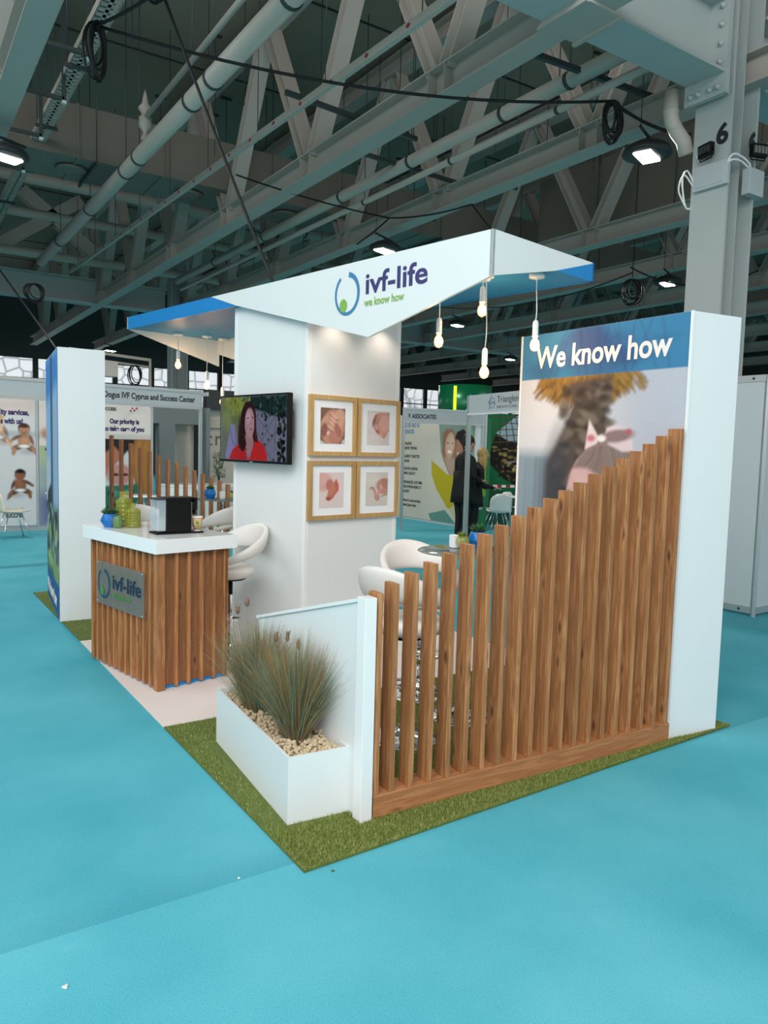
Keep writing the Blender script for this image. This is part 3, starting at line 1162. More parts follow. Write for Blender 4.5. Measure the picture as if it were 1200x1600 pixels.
mb.build('cord', 'rubber', cb)
cb = thing('power_cable', 'looped black cable hanging above the left white pillar', 'cable', (1.2, 16.0, 5.0))
o3 = Vector((1.2, 16.0, 5.0))
mb = MB()
mb.tube([p - o3 for p in sag((1.6, 18.0, 5.9), (2.1, 11.6, 2.9), 0.0)], 0.016, 6)
mb.build('cord', 'rubber', cb)
mb = MB()
coil(mb, Vector((2.35, 15.2, 4.45)) - o3, 0.20, 0.16, 7, 0.012)
mb.build('coil', 'rubber', cb)
cb = thing('power_cable', 'tangled black cable coil hanging left of the column above the photo wall', 'cable', (13.5, 11.0, 5.55))
mb = MB()
coil(mb, (0, 0, -0.15), 0.20, 0.24, 7, 0.014, -0.6)
mb.tube([(0, 0, -0.1), (0, 0, HZ - 5.56)], 0.010, 6)
mb.tube(sag((-0.1, 0, 0.1), (2.2, -1.5, 0.1), 0.35), 0.016, 6)
mb.tube(sag((0, 0, 0), (-4, 4, -0.4), 0.5), 0.014, 6)
mb.build('coil', 'rubber', cb)
# ================================================================== THE STAND
# floor coverings
FX = [(1.334, 2.516), (4.348, 2.621), (4.345, 8.86), (1.321, 8.83)]


def ex(y):
    return 1.334 + (1.321 - 1.334) * (y - 2.516) / 6.314


mb = MB()
mb.prism([(ex(4.28), 4.28, 0.002), (4.34, 4.28, 0.002), (4.34, 6.51, 0.002), (ex(6.51), 6.51, 0.002)], (0, 0, 0.006))
tag(mb.build('vinyl_floor_mat', 'floorpale'), 'pale pinkish vinyl floor strip under the reception counter', 'floor mat')


def turf(y0, y1, n, lab, front=False):
    t = thing('artificial_turf', lab, 'artificial turf', (0, 0, 0), 0, 'artificial turf strips')
    mb = MB()
    yr = 2.621 if front else y0
    p = [(ex(y0), y0, 0.002), (4.345, yr, 0.002), (4.345, y1, 0.002), (ex(y1), y1, 0.002)]
    mb.prism(p, (0, 0, 0.008))
    mb.build('backing', 'turf_base', t)
    x = rng.uniform(1.336, 4.34, n * 2)
    u_ = rng.uniform(0, 1, n * 2)
    # most blades near the aisle edges where they are seen
    y = y0 + (y1 - y0) * u_
    if front:
        k = rng.uniform(0, 1, n * 2) < 0.45
        y = np.where(k, y0 + 0.32 * u_, y)
        y = np.maximum(y, 2.516 + (x - 1.334) * 0.0348 + 0.001)
    ok = np.ones(len(x), bool)
    if front:
        ok &= ~((x > 1.45) & (x < 1.80) & (y > 2.88) & (y < 3.9))
        ok &= ~((x > 3.82) & (x < 4.18) & (y > 2.68))
    x, y = x[ok][:n], y[ok][:n]
    k = len(x)
    base = np.stack([x, y, np.full(k, 0.008)], -1)
    tp = rng.normal(0, 0.007, (k, 2))
    b = blades('grass_pile', base, tp, rng.uniform(0.008, 0.018, k), rng.uniform(0.0022, 0.0042, k), rng.uniform(0, 0.5, k), rng.uniform(0, 1, k), 'turf', 1, t)
    b['kind'] = 'stuff'
    return t


turf(2.516, 4.28, 110000, 'green artificial turf mat at the front under the slatted fence and planter', True)
turf(6.51, 8.83, 30000, 'green artificial turf mat at the back under the left white pillar')

# ---- reception counter
ct = thing('reception_counter', 'reception counter clad in brown wooden battens with a thick white top', 'counter', (1.494, 4.925, 0), math.radians(11))
MB().box(0.03, 0.52, 0.03, 1.06, 0.008, 0.05).build('plinth', 'blue', ct)
mb = MB()
mb.box(0.022, 0.525, 0.022, 1.055, 0.035, 0.94)
mb.build('carcass', 'wood_dark', ct)
for k in range(12):      # long side battens
    y = 0.0 + k * 0.0905
    w_ = 0.028 if k else 0.05
    MB().box(-0.012, 0.022, y, y + w_, 0.022 if k else 0.012, 0.94).build('batten', 'wood', ct, 0.002)
for k in range(6):       # short side battens
    x = 0.024 + k * 0.0965
    w_ = 0.022 if k else 0.0
    if k == 0:
        MB().box(-0.012, 0.045, -0.006, 0.0, 0.012, 0.94).build('batten', 'wood', ct, 0.001)
        continue
    MB().box(x, x + w_, -0.004, 0.022, 0.022, 0.94).build('batten', 'wood', ct, 0.002)
MB().box(0.50, 0.53, -0.004, 0.022, 0.022, 0.94).build('batten', 'wood', ct, 0.002)
MB().box(-0.04, 0.585, -0.035, 1.10, 0.936, 1.03).build('worktop', 'white_gloss', ct, 0.002)
pq = MB().box(-0.028, -0.023, 0.15, 0.885, 0.475, 0.79).build('acrylic_plaque', 'acrylic', ct)


def logo(parent, mtx, h, teal, navy, lime, tag_='we know how'):
    """ring mark with a dot, name and tag line; h is the ring height"""
    mb = MB()
    n = 40
    a0, a1 = math.radians(125), math.radians(125 + 318)
    ro, ri = h / 2, h / 2 * 0.80
    vs, fs = [], []
    for i in range(n + 1):
        a = a1 - (a1 - a0) * i / n
        cw = 0.90
        off = 0.35 * (ro - ri) * math.sin(a)
        for r in (ro, ri + (ro - ri) * 0.25 * math.sin(a * 0.5)):
            vs.append((r * cw * math.cos(a), r * math.sin(a), 0.0012))
    fs = [(2 * i, 2 * i + 1, 2 * i + 3, 2 * i + 2) for i in range(n)]
    mb.add(vs, fs)
    o = mb.build('ring_mark', teal, parent)
    o.matrix_local = mtx
    mb = MB()
    vs = [(-0.13 * h + 0.135 * h * math.cos(a), -0.26 * h + 0.155 * h * math.sin(a), 0.002) for a in np.linspace(0, 2 * PI, 24, endpoint=False)]
    mb.add(vs, [tuple(range(24))])
    o = mb.build('dot_mark', lime, parent)
    o.matrix_local = mtx
    T1 = mtx @ Matrix.Translation((h * 0.62, -h * 0.08, 0.001))
    text('ivf-life', h * 0.66, navy, parent, T1, h * 0.012, width=h * 1.95, name='lettering')
    T2 = mtx @ Matrix.Translation((h * 0.62, -h * 0.36, 0.001))
    text(tag_, h * 0.25, lime, parent, T2, h * 0.005, width=h * 1.30, name='tag_line')


logo(ct, basis((-0.0295, 0.76, 0.632), -Y3, Z3), 0.22, 'teal2', 'navy2', 'lime2')
mb = MB()
for y, z in ((0.17, 0.49), (0.17, 0.775), (0.865, 0.49), (0.865, 0.775)):
    mb.lathe([(0.006, 0), (0.006, 0.004), (0.0, 0.005)], (0, 0, 0), 10)
    for i in range(len(mb.v) - 30, len(mb.v)):
        x_, y_, z_ = mb.v[i]
        mb.v[i] = (-0.028 - z_, y + x_, z + y_)
mb.build('screw', 'chrome', ct)

# ---- display tower
tw = thing('display_tower', 'square white display tower in the middle of the stand', 'display tower', (2.665, 5.12, 0), math.radians(10))
MB().box(0.006, 0.964, 0.006, 0.994, 0.008, 2.80).build('core', 'white', tw)
for (x0, x1, y0, y1) in ((0.0, 0.006, 0.045, 0.955), (0.964, 0.97, 0.045, 0.955)):
    MB().box(x0, x1, y0, y1, 0.03, 2.80).build('wall_panel', 'white', tw)
for (x0, x1, y0, y1) in ((0.04, 0.93, 0.0, 0.006), (0.04, 0.93, 0.994, 1.0)):
    MB().box(x0, x1, y0, y1, 0.03, 2.80).build('wall_panel', 'white', tw)
for x in (0.0, 0.93):
    for y in (0.0, 0.96):
        MB().box(x - 0.002, x + 0.042, y - 0.002, y + 0.042, 0.008, 2.80).build('corner_post', 'white_edge', tw, 0.003)
mb = MB()
mb.box(0.955, 0.985, 0.02, 0.05, 1.30, 1.46)
mb.build('side_bracket', 'black', tw, 0.006)

# ---- angular canopy
cn = thing('stand_canopy', 'angular white and blue canopy on top of the display tower', 'canopy', (2.906, 3.350, 0), math.radians(9.9))
L_, W_, TZ, UZ = 4.70, 1.055, 2.915, 2.80
MB().box(0.02, W_ - 0.02, 0.02, L_ - 0.02, UZ, UZ + 0.02).build('underside_panel', 'blue_under', cn)
MB().box(0.02, W_ - 0.02, 0.02, L_ - 0.02, TZ - 0.02, TZ - 0.003).build('top_panel', 'white', cn)
wp = [(0, 2.657), (0, TZ), (3.06, TZ), (2.68, UZ), (1.04, 2.402)]
bp_ = [(3.06, TZ), (L_, TZ), (L_, UZ - 0.005), (2.68, UZ - 0.005)]
MB().prism([(0, y, z) for y, z in wp], (0.02, 0, 0)).build('fascia_board', 'white', cn)
MB().prism([(0, y, z) for y, z in bp_], (0.02, 0, 0)).build('fascia_board', 'blue', cn)
MB().prism([(W_, L_ - y, z) for y, z in wp], (-0.02, 0, 0)).build('fascia_board', 'white', cn)
MB().prism([(W_, L_ - y, z) for y, z in bp_], (-0.02, 0, 0)).build('fascia_board', 'blue', cn)
wp2 = [(0.0, 2.657), (0.0, TZ), (W_, TZ), (0.635, UZ - 0.005)]
bp2 = [(W_, TZ), (W_, UZ - 0.005), (0.635, UZ - 0.005)]
MB().prism([(x, 0, z) for x, z in wp2], (0, 0.02, 0)).build('fascia_board', 'white', cn)
MB().prism([(x, 0, z) for x, z in bp2], (0, 0.02, 0)).build('fascia_board', 'blue', cn)
wp3 = [(0.0, UZ), (W_, UZ - 0.28), (W_, TZ), (0.0, TZ)]
MB().prism([(x, L_, z) for x, z in wp3], (0, -0.02, 0)).build('fascia_board', 'white', cn)
logo(cn, basis((-0.001, 1.262, 2.712), -Y3, Z3), 0.292, 'teal', 'navy', 'lime')

# picture spots under the canopy
for k, (x, lab) in enumerate(((0.24, 'small white spotlight under the canopy above the left pictures'), (0.74, 'small white spotlight under the canopy above the right pictures'))):
    a = math.radians(10)
    px = 2.665 + x * math.cos(a) + 0.17 * math.sin(a)
    py = 5.12 + x * math.sin(a) - 0.17 * math.cos(a)
    s_ = thing('spotlight', lab, 'spotlight', (px, py, 2.8), a, 'picture spotlights')
    MB().lathe([(0.03, -0.01), (0.03, 0.0)], (0, 0, 0), 14).build('base', 'white_edge', s_)
    MB().lathe([(0.022, -0.09), (0.028, -0.03), (0.01, -0.01)], (0, 0, 0), 14).build('head', 'white_edge', s_)
    l = bpy.data.lights.new('spot_light', 'SPOT')
    l.energy = 4.5
    l.color = (1.0, 0.80, 0.66)
    l.spot_size = math.radians(105)
    l.spot_blend = 0.8
    l.shadow_soft_size = 0.02
    lo = bpy.data.objects.new('spot_light', l)
    COL.objects.link(lo)
    lo.parent = s_
    lo.location = (0, 0, -0.10)
    lo.rotation_euler = (math.radians(14), 0, 0)

# ---- hanging bulbs
def bulb(u_, v_, drop, lab, lean=0.0, grp='bare bulbs hanging at the near end of the canopy'):
    a = math.radians(9.9)
    x = 2.906 + u_ * math.cos(a) - v_ * math.sin(a)
    y = 3.350 + u_ * math.sin(a) + v_ * math.cos(a)
    p = thing('pendant_bulb', lab, 'pendant lamp', (x, y, UZ), 0, grp)
    MB().lathe([(0.0, 0.0), (0.05, 0.0), (0.05, -0.022), (0.047, -0.026), (0.008, -0.026), (0.006, -0.04), (0.0, -0.04)][::-1], (0, 0, 0), 24).build('ceiling_rose', 'white_edge', p)
    dx = lean
    pts = [(dx * math.sin(t * 3.1) * 0.5, dx * 0.3 * math.sin(t * 5), -0.03 - t * (drop - 0.03)) for t in np.linspace(0, 1, 14)]
    e = Vector(pts[-1])
    MB().tube(pts, 0.0035, 6).build('flex', 'white_edge', p)
    MB().lathe([(0.006, 0.0), (0.016, -0.01), (0.019, -0.03), (0.019, -0.10), (0.020, -0.105), (0.0, -0.105)][::-1], e, 18).build('lamp_holder', 'white_edge', p)
    g = MB().lathe([(0.014, -0.105), (0.016, -0.12), (0.026, -0.138), (0.031, -0.155), (0.031, -0.168), (0.024, -0.187), (0.010, -0.198), (0.0, -0.199)][::-1], e, 20).build('glass_bulb', 'clearglass', p)
    mb = MB()
    for k in range(4):
        th = k * PI / 2
        mb.tube([(e.x + 0.004 * math.cos(th), e.y + 0.004 * math.sin(th), e.z - 0.125), (e.x + 0.012 * math.cos(th), e.y + 0.012 * math.sin(th), e.z - 0.175)], 0.0035, 6)
    mb.build('filament', 'filament', p)
    l = bpy.data.lights.new('bulb_light', 'POINT')
    l.energy = 4.5
    l.color = (1.0, 0.60, 0.30)
    l.shadow_soft_size = 0.03
    lo = bpy.data.objects.new('bulb_light', l)
    COL.objects.link(lo)
    lo.parent = p
    lo.location = (e.x, e.y, e.z - 0.15)
    return p


bulb(0.65, 0.16, 0.29, 'glowing bare bulb on white flex nearest the photo wall', 0.02)
bulb(0.49, 0.47, 0.06 + 0.0, 'glowing bare bulb hung shortest, right at the canopy edge', 0.0)
bulb(0.44, 0.40, 0.47, 'glowing bare bulb hung lowest of the right group', 0.03)
bulb(0.33, 0.70, 0.26, 'glowing bare bulb leftmost of the right group', 0.0)
gl = 'bare bulbs hanging at the far end of the canopy'
bulb(0.47, 4.52, 0.17, 'glowing bare bulb hung highest under the left blue wing', 0.0, gl)
bulb(0.74, 4.40, 0.37, 'glowing bare bulb middle of the three under the left blue wing', 0.0, gl)
bulb(0.96, 4.45, 0.52, 'glowing bare bulb hung lowest beside the television', 0.0, gl)

# ---- television
tvt = thing('television', 'black wall television showing a woman in a red top', 'television', (2.665, 5.12, 0), math.radians(10))
TVX = -0.115
MB().box(TVX, TVX + 0.045, 0.075, 1.035, 1.52, 2.062).build('housing', 'black', tvt, 0.004)
mb = MB()
mb.box(TVX + 0.045, -0.02, 0.25, 0.85, 1.62, 1.95)
mb.box(TVX + 0.04, TVX + 0.07, 0.09, 0.14, 1.72, 1.93)
mb.build('wall_bracket', 'dark', tvt)
MB().box(TVX - 0.002, TVX, 0.54, 0.585, 1.523, 1.530).build('badge', 'alu', tvt)
P = Paint(190, 108, '#6d6f86', 1.78)
P.poly([(0, 0), (0.5, 0), (0.42, 0.3), (0.3, 0.4), (0.22, 0.75), (0.1, 1), (0, 1)], '#5a6a44', 0.06)
P.ell(0.22, 0.12, 0.28, 0.16, '#75803a', 0.3, 0.08)
P.ell(0.10, 0.38, 0.13, 0.2, '#6f7d4c', 0.3, 0.08)
P.ell(0.06, 0.75, 0.10, 0.3, '#59645a', 0, 0.1)
P.poly([(0.17, 0.42), (0.24, 0.45), (0.25, 0.75), (0.3, 0.9), (0.12, 1), (0.08, 0.95)], '#7a78a4', 0.03)
P.poly([(0.45, 0), (1, 0), (1, 0.35), (0.8, 0.3), (0.66, 0.25), (0.5, 0.2)], '#152a2a', 0.05)
for k in range(60):
    P.ell(random.uniform(0.5, 1), random.uniform(0, 0.32), random.uniform(0.015, 0.05), random.uniform(0.01, 0.03), random.choice(['#27443c', '#0d1615', '#1d3630', '#3c5a4c']), random.uniform(0, 3), 0.015)
for k in range(26):
    P.ell(random.uniform(0.08, 0.48), random.uniform(0, 0.3), 0.04, 0.015, random.choice(['#8d9a45', '#5d6a30', '#39431f']), random.uniform(0, 3), 0.02)
for (a, b) in (((0.56, 0.3), (0.86, 0.72)), ((0.58, 0.55), (0.8, 1.0)), ((0.84, 0.3), (0.62, 0.75)), ((0.72, 0.3), (0.66, 0.55)), ((0.84, 0.2), (0.84, 0.85)), ((0.66, 0.85), (0.92, 0.45))):
    P.line([a, b], 0.007, '#26242c')
for k in range(50):
    y = random.uniform(0.25, 1)
    P.ell(0.93 + random.uniform(-0.05, 0.05), y, 0.035, 0.03, random.choice(['#0b110e', '#16231b', '#24352a']), random.uniform(0, 3), 0.01)
for k in range(16):
    P.ell(random.uniform(0.57, 0.86), random.uniform(0.3, 0.98), 0.02, 0.022, '#16231b', random.uniform(0, 3), 0.01)
P.line([(0.16, 0.5), (0.2, 0.72), (0.25, 0.78)], 0.01, '#2a2d33')
P.poly([(0.34, 0.22), (0.4, 0.09), (0.47, 0.07), (0.53, 0.14), (0.56, 0.3), (0.57, 0.55), (0.6, 0.72), (0.5, 0.75), (0.4, 0.86), (0.33, 0.92), (0.29, 0.85), (0.29, 0.6)], '#2a1418', 0.015)
P.ell(0.31, 0.62, 0.05, 0.28, '#3a1a1c', 0, 0.04)
P.poly([(0.14, 1.0), (0.20, 0.84), (0.28, 0.76), (0.38, 0.70), (0.44, 1.0)], '#a81f22', 0.01)
P.poly([(0.44, 1.0), (0.5, 0.85), (0.55, 0.69), (0.6, 0.68), (0.68, 0.76), (0.72, 0.88), (0.74, 1.0)], '#b02426', 0.01)
P.poly([(0.40, 0.6), (0.51, 0.6), (0.53, 0.72), (0.47, 0.98), (0.39, 0.74)], '#96707a', 0.015)
P.ell(0.465, 0.42, 0.13, 0.235, '#a27f88', 0.0, 0.02)
P.ell(0.445, 0.33, 0.07, 0.10, '#b493a0', 0.0, 0.06)
P.line([(0.425, 0.345), (0.45, 0.34)], 0.014, '#3a2b33')
P.line([(0.495, 0.335), (0.52, 0.33)], 0.014, '#3a2b33')
P.line([(0.472, 0.36), (0.482, 0.44)], 0.010, '#8b6570')
P.ell(0.488, 0.515, 0.028, 0.013, '#7d3b48', 0, 0.01)
P.poly([(0.33, 0.3), (0.38, 0.16), (0.42, 0.18), (0.39, 0.36), (0.39, 0.6), (0.42, 0.75), (0.37, 0.88), (0.30, 0.8)], '#25100f', 0.012)
P.poly([(0.53, 0.25), (0.56, 0.35), (0.565, 0.6), (0.6, 0.73), (0.54, 0.7), (0.535, 0.45)], '#3a1c18', 0.012)
P.noise(0.08)
P.mesh('screen', 0.935, 0.508, basis((TVX - 0.0015, 1.022, 1.540), -Y3, Z3), tvt, 'tv')

# ---- framed photographs
def frame(x, z, w, h, lab, paint):
    f = thing('picture_frame', lab, 'framed photo', (2.665, 5.12, 0), math.radians(10), 'framed baby photographs')
    t, d = 0.033, 0.032
    y1 = -0.003
    mb = MB()
    mb.box(x, x + w, y1 - d, y1, z, z + t)
    mb.box(x, x + w, y1 - d, y1, z + h - t, z + h)
    mb.box(x, x + t, y1 - d, y1, z + t, z + h - t)
    mb.box(x + w - t, x + w, y1 - d, y1, z + t, z + h - t)
    mb.build('frame', 'oak', f)
    MB().box(x + t, x + w - t, y1 - 0.014, y1 - 0.002, z + t, z + h - t).build('mount', 'mount', f)
    pw, ph = 0.245, 0.275
    paint.mesh('photograph', pw, ph, basis((x + (w - pw) / 2, y1 - 0.0152, z + (h - ph) / 2), X3, Z3), f, 'printg')
    return f


def ph(bg):
    return Paint(88, 98, bg, 0.89)


p1 = ph('#7d5f4f')
p1.ell(0.5, 0.55, 0.42, 0.52, '#c08c76', 0.2, 0.06)
p1.ell(0.22, 0.42, 0.22, 0.16, '#c99a82', -0.9, 0.04)
p1.ell(0.75, 0.3, 0.2, 0.3, '#cf9f84', 0.3, 0.05)
p1.ell(0.15, 0.62, 0.12, 0.2, '#8f5f55', 0.2, 0.06)
for k, (x, y) in enumerate(((0.55, 0.22), (0.52, 0.34), (0.48, 0.45), (0.43, 0.56))):
    p1.ell(x, y + 0.03, 0.17, 0.055, '#8f5348', 0.55, 0.03)
    p1.ell(x, y, 0.16, 0.055, '#d6a590', 0.55, 0.02)
p1.ell(0.33, 0.70, 0.07, 0.06, '#e0a8a0', 0, 0.02)
p1.ell(0.31, 0.72, 0.03, 0.025, '#f0cfcc', 0, 0.02)
p1.ell(0.58, 0.82, 0.22, 0.2, '#b97d70', 0.2, 0.04)
p1.ell(0.72, 0.62, 0.1, 0.22, '#a96a5c', -0.5, 0.05)
p1.poly([(0, 0.9), (0.2, 1), (0, 1)], '#d8cfc8', 0.05)
p1.poly([(0.9, 0.9), (1, 0.85), (1, 1), (0.85, 1)], '#cfc4c0', 0.05)
p2 = ph('#d3c3bd')
p2.ell(0.2, 0.3, 0.3, 0.3, '#d9cfcb', 0, 0.2)
p2.ell(0.15, 0.85, 0.4, 0.2, '#dacdca', 0, 0.2)
p2.poly([(0.22, 0.35), (0.33, 0.12), (0.5, 0.05), (1, 0.03), (1, 0.62), (0.94, 0.6), (0.82, 0.78), (0.72, 0.8), (0.6, 0.72), (0.42, 0.66), (0.28, 0.5)], '#c18a7a', 0.02)
p2.ell(0.78, 0.35, 0.24, 0.26, '#d19d8c', 0.2, 0.1)
p2.ell(0.32, 0.28, 0.06, 0.18, '#8f5a4f', 0.35, 0.05)
p2.line([(0.43, 0.37), (0.5, 0.28), (0.57, 0.21)], 0.018, '#6b4038', 0.02)
p2.line([(0.36, 0.22), (0.48, 0.12)], 0.02, '#a77566', 0.03)
p2.ell(0.40, 0.49, 0.055, 0.05, '#d8a898', 0, 0.02)
p2.ell(0.385, 0.515, 0.02, 0.015, '#6b3a34', 0, 0.01)
p2.ell(0.48, 0.60, 0.07, 0.028, '#a3423f', 0.5, 0.02)
p2.ell(0.63, 0.68, 0.08, 0.06, '#cf9a89', 0.3, 0.03)
p3 = ph('#dccac6')
p3.ell(0.2, 0.2, 0.32, 0.2, '#d9aca4', 0.4, 0.12)
p3.ell(0.12, 0.42, 0.24, 0.1, '#d5a49b', 0.1, 0.08)
p3.ell(0.42, 0.35, 0.14, 0.16, '#b9776a', 0, 0.06)
p3.poly([(0.28, 0.72), (0.36, 0.55), (0.5, 0.35), (0.62, 0.24), (0.74, 0.26), (0.8, 0.38), (0.78, 0.52), (0.66, 0.62), (0.55, 0.74), (0.42, 0.8), (0.3, 0.78)], '#b96a5a', 0.03)
p3.ell(0.36, 0.74, 0.08, 0.05, '#a34c44', 0.3, 0.03)
p3.line([(0.33, 0.68), (0.6, 0.27)], 0.02, '#d99c7e', 0.03)
for k in range(5):
    p3.ell(0.68 + 0.035 * k - 0.008 * k * k, 0.22 + 0.062 * k, 0.035, 0.036, '#c66255', 0, 0.015)
p3.ell(0.5, 0.52, 0.1, 0.16, '#c27a68', 0.7, 0.05)
p4 = ph('#cfc5bd')
p4.ell(0.3, 0.2, 0.3, 0.2, '#d8d0c8', 0, 0.2)
p4.ell(0.82, 0.42, 0.30, 0.24, '#c08a7a', 0.2, 0.03)
p4.ell(0.9, 0.32, 0.2, 0.14, '#b47d6c', 0.2, 0.05)
p4.ell(0.7, 0.44, 0.06, 0.08, '#d0a293', 0, 0.03)
p4.line([(0.76, 0.40), (0.82, 0.38)], 0.012, '#6b4038')
for a in ((0.42, 0.30, 0.52, 0.46), (0.5, 0.24, 0.55, 0.4), (0.38, 0.38, 0.5, 0.48)):
    p4.line([(a[0], a[1]), (a[2], a[3])], 0.008, '#8a7468', 0.01)
p4.ell(0.3, 0.48, 0.10, 0.05, '#c99686', 0.4, 0.015)
p4.ell(0.42, 0.62, 0.06, 0.16, '#cf9d8d', -0.5, 0.015)
for k in range(4):
    p4.ell(0.44 + 0.05 * k, 0.72 + 0.02 * (k % 2), 0.03, 0.09, '#c88f7e', -0.2, 0.012)
p4.line([(0.18, 0.5), (0.26, 0.44), (0.38, 0.47), (0.46, 0.6)], 0.014, '#6e4a40', 0.01)
p4.line([(0.4, 0.72), (0.47, 0.82), (0.55, 0.85), (0.62, 0.74)], 0.014, '#5e3a34', 0.01)
p4.line([(0.7, 0.72), (1.0, 0.66)], 0.02, '#6a3f38', 0.02)
p4.ell(0.62, 0.6, 0.08, 0.06, '#d18f86', 0, 0.03)
for pp in (p1, p2, p3, p4):
    pp.noise(0.03)
frame(0.012, 1.594, 0.465, 0.461, 'oak framed photo of an adult hand holding a baby hand, upper left', p1)
frame(0.492, 1.594, 0.465, 0.461, 'oak framed photo of a sleeping baby face, upper right', p2)
frame(0.012, 1.100, 0.465, 0.455, 'oak framed photo of a baby foot, lower left', p3)
frame(0.492, 1.100, 0.465, 0.455, 'oak framed photo of a sleeping baby with curled hands, lower right', p4)

# ---- slatted fence
xs_ = [1.786] + [1.868 + k * 0.1037 for k in range(19)]
zs_ = [1.030, 1.067, 1.106, 1.145, 1.184, 1.224, 1.267, 1.306, 1.349, 1.390, 1.432, 1.472, 1.513, 1.558, 1.598, 1.642, 1.685, 1.727, 1.774, 1.817]


def fence(loc, rz, lab):
    f = thing('slatted_fence', lab, 'slatted fence', loc, rz, 'slatted timber fences')
    MB().box(0, 1.995, 0, 0.12, 0.010, 0.115).build('base_rail', 'wood_x', f, 0.003)
    for x, z in zip(xs_, zs_):
        x -= 1.786
        o = MB().box(0, 0.029, 0, 0.085, 0, z - 0.115).build('slat', 'wood', f, 0.0025)
        o.location = (x, 0.004, 0.115)
    return f


fn = fence((1.790, 2.731, 0), math.radians(-2.3), 'brown timber slatted fence at the front, slats rising to the right')
fn2 = dup(fn, (3.85, 8.66, 0), PI, 'brown timber slatted fence at the back, seen behind the counter')

# ---- low white wall with the planter beside it
lw = thing('low_wall', 'low white divider wall with a sloping top behind the grass planter', 'divider wall', (0, 0, 0))
MB().prism([(1.732, 2.745, 0.008), (1.732, 3.86, 0.008), (1.732, 3.86, 0.70), (1.732, 2.745, 1.005)], (0.032, 0, 0)).build('panel', 'white', lw)
MB().box(1.718, 1.778, 2.722, 2.79, 0.008, 1.016).build('end_post', 'white_edge', lw, 0.002)
MB().prism([(1.722, 2.79, 0.992), (1.722, 3.87, 0.698), (1.722, 3.87, 0.714), (1.722, 2.79, 1.008)], (0.052, 0, 0)).build('capping', 'white_edge', lw)

pl = thing('planter_box', 'long low white planter box filled with beige gravel', 'planter', (1.437, 2.874, 0.008), math.radians(-4.2))
PW, PL, PH = 0.30, 1.055, 0.305
mb = MB()
t = 0.012
mb.box(0, t, 0, PL, 0.0, PH)
mb.box(PW - t, PW, 0, PL, 0.0, PH)
mb.box(t, PW - t, 0, t, 0.0, PH)
mb.box(t, PW - t, PL - t, PL, 0.0, PH)
mb.box(t, PW - t, t, PL - t, 0.0, 0.02)
mb.build('box', 'white', pl)
mb = MB()
mb.box(t, PW - t, t, PL - t, 0.2, PH - 0.045)
ns = 1100
ico = bmesh.new()
bmesh.ops.create_icosphere(ico, subdivisions=1, radius=1)
iv = [v.co.copy() for v in ico.verts]
jf = [tuple(v.index for v in f.verts) for f in ico.faces]
ico.free()
for k in range(ns):
    c_ = Vector((random.uniform(t + 0.012, PW - t - 0.012), random.uniform(t + 0.012, PL - t - 0.012), PH - 0.035 + random.uniform(-0.01, 0.018)))
    r_ = random.uniform(0.008, 0.0155)
    rot = Matrix.Rotation(random.uniform(0, 6), 3, Vector((random.random(), random.random(), random.random() + 0.1)).normalized())
    sc = Vector((random.uniform(0.8, 1.3), random.uniform(0.6, 1.0), random.uniform(0.6, 0.95)))
    mb.add([c_ + rot @ Vector((v.x * sc.x, v.y * sc.y, v.z * sc.z)) * r_ * random.uniform(0.88, 1.12) for v in iv], jf)
g_ = mb.build('gravel', 'gravel', pl)
g_['kind'] = 'stuff'


def clump(x, y, z, n, h, spread, lab, heads):
    c_ = thing('ornamental_grass', lab, 'ornamental grass', (x, y, z), 0, 'ornamental grass clumps in the planter')
    a = rng.uniform(0, 2 * PI, n)
    rr = rng.uniform(0, 1, n) ** 0.7
    base = np.stack([0.045 * rr * np.cos(a), 0.06 * rr * np.sin(a), np.zeros(n)], -1)
    a2 = a + rng.normal(0, 0.35, n)
    ln = h * rng.uniform(0.55, 1.05, n) * (1 - 0.12 * rr)
    lean = spread * rr * rng.uniform(0.6, 1.25, n)
    td = np.stack([np.cos(a2) * lean, np.sin(a2) * lean], -1)
    # the divider wall holds the blades back on its side
    lim = 0.135
    td[:, 0] = np.minimum(td[:, 0], lim)
    b = blades('foliage', base, td, ln, rng.uniform(0.0016, 0.0046, n), rng.uniform(0.1, 0.6, n), rng.uniform(0, 1, n), 'reed', 5, c_)
    mats_h = M('seed_head', '#8a6a58', 0.9, bump=0.5, bscale=400)
    for (dx, dy, hz) in heads:
        mb = MB()
        mb.tube([(dx * 0.3, dy * 0.3, 0.05), (dx * 0.7, dy * 0.7, hz * 0.6), (dx, dy, hz - 0.04)], 0.0012, 5)
        mb.ell((dx, dy, hz), (0.009, 0.009, 0.026), seg=8, rings=8)
        for k in range(40):
            th, ph_ = random.uniform(0, 6.28), random.uniform(-1, 1)
            p_ = Vector((dx + 0.008 * math.cos(th), dy + 0.008 * math.sin(th), hz + 0.024 * ph_))
            mb.tube([p_, p_ + Vector((math.cos(th) * 0.006, math.sin(th) * 0.006, 0.012))], 0.0007, 3, cap=False)
        mb.build('seed_head', mats_h, c_)
    return c_


clump(1.60, 3.13, 0.27, 1900, 0.56, 0.29, 'spiky green and tan ornamental grass at the near end of the planter', [(-0.05, 0.12, 0.48), (0.02, 0.14, 0.47), (0.05, 0.08, 0.44)])
clump(1.60, 3.58, 0.27, 1900, 0.54, 0.27, 'spiky grey green ornamental grass at the far end of the planter', [(-0.10, 0.02, 0.55), (-0.05, 0.02, 0.585), (-0.14, 0.05, 0.50)])

